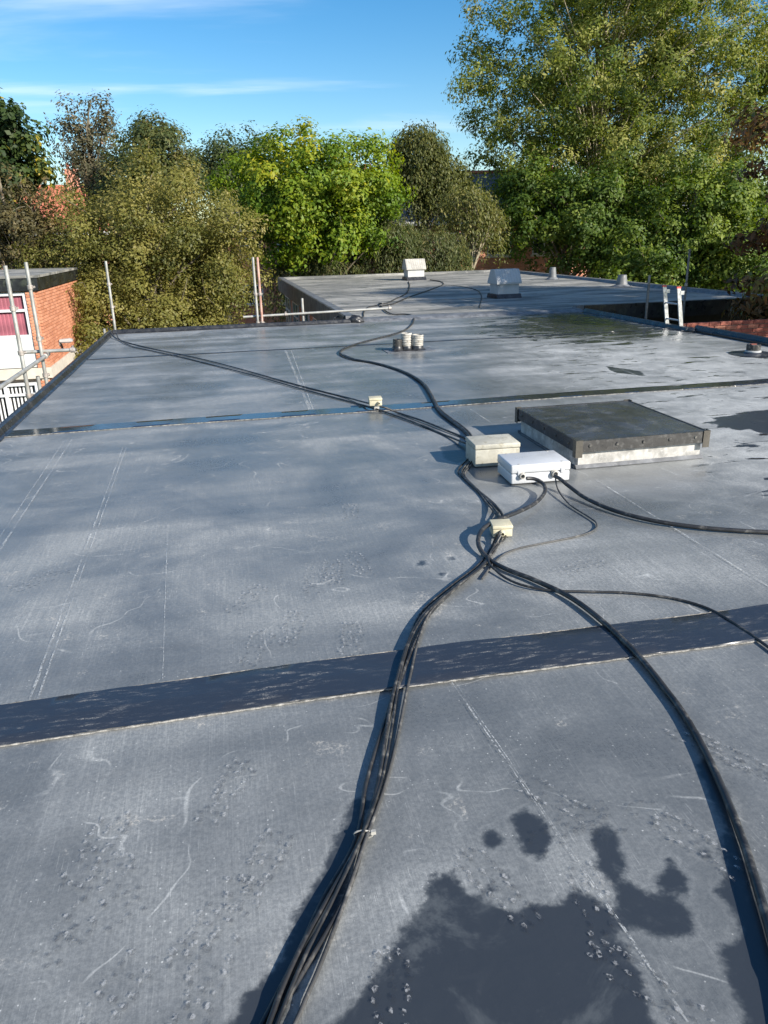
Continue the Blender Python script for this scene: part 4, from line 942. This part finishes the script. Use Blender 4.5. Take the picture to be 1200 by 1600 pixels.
def limbs(mb, base, top, r0, targets, rlimb=.09, sides=6, sag=.3):
    base, top = Vector(base), Vector(top); H = (top - base).length
    pts = [base.lerp(top, k / 8) + Vector((random.uniform(-.02, .02) * H * (k / 8), random.uniform(-.02, .02) * H * (k / 8), 0)) for k in range(9)]
    mb.tube(pts, [r0 * (1.25 if k == 0 else 1 - .82 * k / 8) for k in range(9)], 9)
    for tq in targets:
        tq = Vector(tq); f = min(.95, max(.22, (tq.z - base.z) / H - random.uniform(.15, .4)))
        s = base.lerp(top, f); k = min(8, int(f * 8)); s = pts[k].lerp(pts[min(8, k + 1)], f * 8 - k)
        mid = s.lerp(tq, .5) + Vector((random.uniform(-.3, .3), random.uniform(-.3, .3), sag * (tq - s).length * .3))
        c = catmull([s, mid, tq], (tq - s).length / 6 + .01); m = len(c); rl = rlimb * random.uniform(.5, 1.1)
        mb.tube(c, [rl * (1 - .85 * i / (m - 1)) for i in range(m)], sides, cap=False)
def tree(name, label, base, crowns, nclump, rclump, nleaf, size, mat, bark=BARK, trunk_r=.22, aspect=.55, tone=(.5, .18), nlimb=24, squash=.75, whips=0, cat='tree', group=None, shell=.45, top_bias=0.0, limb_r=.09, fill=0.0):
    """crowns: ellipsoids (x, y, z, rx, ry, rz), world coordinates"""
    e = empty(name, base); tag(e, label, cat, group); B = np.array(base)
    vol = np.array([c[3] * c[4] * c[5] for c in crowns]); pr = vol / vol.sum()
    C, Nn, T, S = [], [], [], []; cents = []
    for ci, c in enumerate(crowns):
        k = max(3, int(nclump * pr[ci])); d = unit(k); rad = rng.uniform(0, 1, k) ** shell
        lump = 1 + .16 * np.sin(d[:, 0] * 4 + ci) * np.cos(d[:, 2] * 5 + d[:, 1] * 3)
        cc = np.array(c[:3]) + d * rad[:, None] * lump[:, None] * np.array(c[3:])
        cents.append(cc)
        rcl = rclump * rng.uniform(.6, 1.35, k)
        for j in range(k):
            n = max(4, int(nleaf * (rcl[j] / rclump) ** 2)); dd = unit(n)
            rr = rng.uniform(.35, 1.08, n)[:, None]
            pts = cc[j] + dd * rr * rcl[j] * np.array([1, 1, squash])
            C.append(pts); out = (d[j] * .7 + dd + np.array([0, 0, .55]))
            Nn.append(out + .45 * rng.normal(size=(n, 3)))
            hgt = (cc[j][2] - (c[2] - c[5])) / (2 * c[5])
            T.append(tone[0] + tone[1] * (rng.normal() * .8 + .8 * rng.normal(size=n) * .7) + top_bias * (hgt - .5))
    cents = np.concatenate(cents); mb = MB()
    tops = max(c[2] + .5 * c[5] for c in crowns); cx = np.mean([c[0] for c in crowns]); cy = np.mean([c[1] for c in crowns])
    idx = rng.choice(len(cents), min(nlimb, len(cents)), replace=False)
    limbs(mb, (0, 0, 0), (cx - B[0], cy - B[1], tops - B[2]), trunk_r, [cents[i] - B for i in idx], limb_r)
    for k in range(whips):      # bare leading shoots past the outline with sparse leaves
        j = rng.integers(len(cents)); ccen = crowns[rng.integers(len(crowns))]; cc = np.array(ccen[:3]); d = cents[j] - cc; d = d / (np.linalg.norm(d) + 1e-6); d[2] = abs(d[2]) * .6 + .55; d /= np.linalg.norm(d)
        L = rclump * rng.uniform(.9, 1.9); p0 = cents[j]; p1 = p0 + d * L * .6 + rng.normal(size=3) * .1; p2 = p0 + d * L + np.array([0, 0, .15 * L]) + rng.normal(size=3) * .15
        cpts = catmull([Vector(p0 - B), Vector(p1 - B), Vector(p2 - B)], L / 6); mb.tube(cpts, [max(.003, .018 * (1 - .8 * i / len(cpts))) for i in range(len(cpts))], 4, cap=False)
        n = int(nleaf * .25); t = rng.uniform(.2, 1.05, n)[:, None]; pts = (1 - t) ** 2 * p0 + 2 * t * (1 - t) * p1 + t ** 2 * p2 + rng.normal(size=(n, 3)) * .10 * rclump
        C.append(pts); Nn.append(rng.normal(size=(n, 3)) + np.array([0, 0, .5])); T.append(tone[0] + .1 + tone[1] * rng.normal(size=n))
    C = np.concatenate(C) - B; Nn = np.concatenate(Nn); T = np.concatenate(T)
    mb.build('trunk', bark, e, 50)
    link('crown', leaves_mesh('crown', C, Nn, np.full(len(C), size), aspect, T, mat), None, e)
    return len(C)
def willow(name, label, base, domes, nstr, slen, size, mat, tone=(.5, .2), bark=BARK, gap=.06, trunk_r=.25, group=None, cat='tree', aspect=.22, spread=.12, zmin=GZ + .4):
    e = empty(name, base); tag(e, label, cat, group); B = np.array(base); C, Nn, T, D_ = [], [], [], []; starts = []
    mb = MB(); vol = np.array([c[3] * c[4] for c in domes]); pr = vol / vol.sum()
    for ci, c in enumerate(domes):
        for k in range(int(nstr * pr[ci])):
            d = unit(1)[0]; d[2] = abs(d[2]) ** .7 * 1.0; d /= np.linalg.norm(d); rad = rng.uniform(.35, 1.0) ** .4
            p = np.array(c[:3]) + d * rad * np.array(c[3:]); L = slen * rng.uniform(.4, 1.25) * (1.1 - .35 * d[2]); starts.append(p)
            n = max(6, int(L / gap)); t = np.linspace(0, 1, n)
            drift = np.array([d[0], d[1], 0]) * .25 + rng.normal(size=3) * .10; drift[2] = 0
            pts = p + drift * np.sqrt(t)[:, None] * L * .5 + np.array([0, 0, -1.0]) * (t ** 1.25)[:, None] * L + np.array([0, 0, .22]) * (np.sin(t * 3.1) * (t < .5))[:, None]
            pts = pts + rng.normal(size=(n, 3)) * spread * .5
            pts = pts[pts[:, 2] > zmin]; n = len(pts)
            if n < 3: continue
            C.append(pts); Nn.append(np.tile(d + np.array([0, 0, .2]), (n, 1)) + .6 * rng.normal(size=(n, 3))); D_.append(np.tile([drift[0], drift[1], -1.0], (n, 1)))
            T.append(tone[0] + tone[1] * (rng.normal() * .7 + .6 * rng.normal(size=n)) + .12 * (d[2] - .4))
    st = np.array(starts); tops = max(c[2] + .6 * c[5] for c in domes); cx = np.mean([c[0] for c in domes]); cy = np.mean([c[1] for c in domes])
    idx = rng.choice(len(st), 26, replace=False); limbs(mb, (0, 0, 0), (cx - B[0], cy - B[1], tops - B[2]), trunk_r, [st[i] - B for i in idx], .07)
    mb.build('trunk', bark, e, 50); C = np.concatenate(C) - B
    link('crown', leaves_mesh('crown', C, np.concatenate(Nn), np.full(len(C), size), aspect, np.concatenate(T), mat, np.concatenate(D_)), None, e)
    return len(C)

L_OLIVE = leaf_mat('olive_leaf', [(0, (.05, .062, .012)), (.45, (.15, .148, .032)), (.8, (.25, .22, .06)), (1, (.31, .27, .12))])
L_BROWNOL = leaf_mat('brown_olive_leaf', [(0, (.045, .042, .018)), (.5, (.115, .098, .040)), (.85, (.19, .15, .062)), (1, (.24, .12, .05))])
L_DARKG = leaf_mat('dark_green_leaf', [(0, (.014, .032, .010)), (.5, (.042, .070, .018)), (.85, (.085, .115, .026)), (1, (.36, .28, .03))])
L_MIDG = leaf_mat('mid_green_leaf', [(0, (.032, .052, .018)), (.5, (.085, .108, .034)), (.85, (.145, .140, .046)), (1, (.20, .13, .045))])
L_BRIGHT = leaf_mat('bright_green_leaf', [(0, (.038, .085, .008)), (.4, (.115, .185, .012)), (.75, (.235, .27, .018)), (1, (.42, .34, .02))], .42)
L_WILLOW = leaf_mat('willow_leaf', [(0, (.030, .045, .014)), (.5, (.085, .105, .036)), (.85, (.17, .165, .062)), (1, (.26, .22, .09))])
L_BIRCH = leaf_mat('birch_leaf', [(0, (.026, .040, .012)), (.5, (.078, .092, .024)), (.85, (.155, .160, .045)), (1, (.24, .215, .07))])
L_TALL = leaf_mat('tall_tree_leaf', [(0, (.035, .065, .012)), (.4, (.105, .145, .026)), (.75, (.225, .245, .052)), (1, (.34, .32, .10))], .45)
L_LOW = leaf_mat('low_green_leaf', [(0, (.026, .055, .010)), (.5, (.075, .125, .018)), (1, (.19, .235, .035))], .4)  # greens of the two lower leafy trees
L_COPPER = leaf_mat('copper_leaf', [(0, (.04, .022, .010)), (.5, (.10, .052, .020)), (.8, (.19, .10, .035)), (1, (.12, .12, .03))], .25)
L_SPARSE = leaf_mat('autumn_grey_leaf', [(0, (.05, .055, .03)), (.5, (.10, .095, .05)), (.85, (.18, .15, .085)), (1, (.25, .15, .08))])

def crown(px, py, dist, rx_px, rz_px, depth=None):
    q = AT(px, py, dist); k = dist / (FPX * math.cos(PITCH) ) * 1.0
    return (q.x, q.y, q.z, rx_px * k, depth if depth else rx_px * k, rz_px * k)
def base(px, dist): q = AT(px, 400, dist); return (q.x, q.y, GZ)

total = 0
# olive shrub-like tree filling the left middle
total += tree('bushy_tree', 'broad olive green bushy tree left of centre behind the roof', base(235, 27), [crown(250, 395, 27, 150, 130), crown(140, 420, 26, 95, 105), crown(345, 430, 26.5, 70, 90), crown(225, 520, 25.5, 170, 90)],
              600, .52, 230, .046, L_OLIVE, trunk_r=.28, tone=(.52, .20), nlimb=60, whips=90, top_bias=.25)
total += tree('bushy_tree', 'brownish twiggy bush at the left edge behind the brick building', base(20, 25), [crown(30, 345, 26, 62, 62), crown(70, 395, 27, 55, 60), crown(-40, 330, 27, 60, 80)], 190, .42, 100, .055, L_BROWNOL, tone=(.5, .22), nlimb=70, whips=50, limb_r=.05)
total += tree('maple_tree', 'dark green tree with yellow leaves at the far left edge', base(-40, 30), [crown(-20, 235, 30, 75, 70), crown(20, 285, 30, 55, 45), crown(-60, 300, 30, 80, 80), crown(5, 200, 30, 35, 45)], 200, .55, 95, .095, L_DARKG, tone=(.48, .26), nlimb=30, aspect=.7)
total += tree('slender_tree', 'tall thin leaved tree with two pale tops at left', base(140, 48), [crown(122, 215, 48, 28, 46), crown(160, 200, 48, 25, 46), crown(140, 275, 48, 50, 45)], 150, .62, 60, .085, L_SPARSE, tone=(.5, .2), nlimb=60, whips=40, shell=.7)
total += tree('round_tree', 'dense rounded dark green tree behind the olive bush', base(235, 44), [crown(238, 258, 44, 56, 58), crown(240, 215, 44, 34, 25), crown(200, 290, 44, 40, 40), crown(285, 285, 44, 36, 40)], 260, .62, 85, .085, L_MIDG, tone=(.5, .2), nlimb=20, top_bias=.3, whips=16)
total += tree('distant_tree', 'far green tree between the round tree and the bright one', base(345, 58), [crown(345, 262, 58, 46, 42), crown(318, 275, 58, 28, 38), crown(390, 260, 58, 36, 48)], 200, .75, 75, .10, L_MIDG, tone=(.36, .14), nlimb=14)
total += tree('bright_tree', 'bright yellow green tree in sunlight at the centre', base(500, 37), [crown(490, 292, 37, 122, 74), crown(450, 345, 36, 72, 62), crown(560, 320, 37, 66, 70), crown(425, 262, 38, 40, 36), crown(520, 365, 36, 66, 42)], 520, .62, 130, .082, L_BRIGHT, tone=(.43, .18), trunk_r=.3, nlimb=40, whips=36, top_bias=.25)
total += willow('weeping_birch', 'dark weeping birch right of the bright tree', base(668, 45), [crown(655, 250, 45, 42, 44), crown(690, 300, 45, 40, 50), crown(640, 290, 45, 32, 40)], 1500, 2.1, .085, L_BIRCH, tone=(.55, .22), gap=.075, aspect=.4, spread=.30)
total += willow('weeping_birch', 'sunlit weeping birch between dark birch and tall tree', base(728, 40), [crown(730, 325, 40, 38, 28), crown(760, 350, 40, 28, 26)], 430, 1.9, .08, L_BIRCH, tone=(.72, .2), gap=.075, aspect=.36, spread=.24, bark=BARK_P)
for px, dist, dm, ns, lb in ((600, 38, [crown(600, 385, 38, 50, 42)], 520, 'rounded weeping willow below the bright tree'), (672, 39, [crown(668, 397, 39, 56, 36), crown(705, 412, 39, 30, 20)], 520, 'wide weeping willow behind the small vent cowl'), (500, 37.5, [crown(500, 425, 37.5, 66, 26), crown(450, 432, 37, 40, 24)], 420, 'low weeping willow above the felt roof left corner')):
    total += willow('weeping_willow', lb, base(px, dist), dm, ns, 3.0, .085, L_WILLOW, tone=(.50, .2), gap=.06, group='weeping willows behind the felt roof', spread=.16)
# big airy tree at right
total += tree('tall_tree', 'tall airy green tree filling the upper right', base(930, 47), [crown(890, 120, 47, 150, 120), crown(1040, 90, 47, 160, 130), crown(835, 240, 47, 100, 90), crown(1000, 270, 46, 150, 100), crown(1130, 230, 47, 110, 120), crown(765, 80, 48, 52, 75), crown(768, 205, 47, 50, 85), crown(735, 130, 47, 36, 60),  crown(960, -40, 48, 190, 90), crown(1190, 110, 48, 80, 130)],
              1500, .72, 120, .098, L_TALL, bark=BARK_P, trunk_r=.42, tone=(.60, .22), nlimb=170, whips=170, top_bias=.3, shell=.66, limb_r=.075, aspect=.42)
total += tree('leafy_tree', 'dark green leafy tree shading the right of the felt roof', base(880, 43), [crown(880, 350, 43, 85, 68), crown(822, 300, 44, 44, 55), crown(970, 390, 42, 90, 60), crown(940, 320, 43, 75, 50)], 520, .66, 115, .092, L_LOW, tone=(.5, .2), nlimb=50, shell=.55, whips=40)
total += tree('leafy_tree', 'green leafy tree behind the ladder and scaffold tube', base(1070, 41), [crown(1060, 365, 41, 90, 75), crown(1120, 320, 42, 85, 65), crown(1010, 415, 40, 75, 45), crown(1150, 410, 40, 90, 60)], 520, .64, 115, .092, L_LOW, tone=(.62, .24), nlimb=50, shell=.55, whips=40)
# copper-leaved tree at the right edge, most of it outside the picture
q = AT(1200, 300, 15.0)
total += tree('copper_tree', 'copper brown drooping tree at the right edge', (q.x + 2.6, q.y - .3, GZ), [(q.x + 1.05, q.y, 2.6, 1.5, 1.8, 1.7), (q.x + 2.6, q.y - .6, 2.9, 2.2, 2.3, 2.6), (q.x + 1.0, q.y, .4, 1.25, 1.5, 1.1), (q.x + 2.6, q.y - .4, .0, 2.0, 2.0, 1.6), (q.x + 2.6, q.y - 3.6, 3.2, 2.0, 2.2, 2.0), (q.x + 6.0, q.y - .8, 5.4, 2.8, 3.0, 2.8)], 900, .42, 130, .078, L_COPPER, bark=BARK_D, tone=(.58, .24), nlimb=40, squash=.6, aspect=.36)
# woods closing the view
def woods():
    C, Nn, T = [], [], []
    for k in range(150):
        px = -300 + 1800 * k / 149 + random.uniform(-10, 10); dist = random.uniform(78, 120); q = AT(px, 400, dist); h = random.uniform(8, 11.5) + 1.5 * math.sin(px * .013)
        for j in range(10):
            cz = GZ + h * random.uniform(.25, .95); n = 130; dd = unit(n); r = random.uniform(1.2, 2.2)
            C.append(np.array([q.x + random.uniform(-2, 2), q.y + random.uniform(-2, 2), cz]) + dd * rng.uniform(.5, 1.05, n)[:, None] * r); Nn.append(dd + np.array([0, 0, .5])); T.append(.4 + .2 * rng.normal() + .15 * rng.normal(size=n))
    o = link('woods', leaves_mesh('woods', np.concatenate(C), np.concatenate(Nn), np.full(sum(map(len, C)), .22), .6, np.concatenate(T), L_MIDG), None)
    tag(o, 'distant belt of mixed green trees along the horizon', 'woods', kind='stuff')
woods()
print('leaves', total)
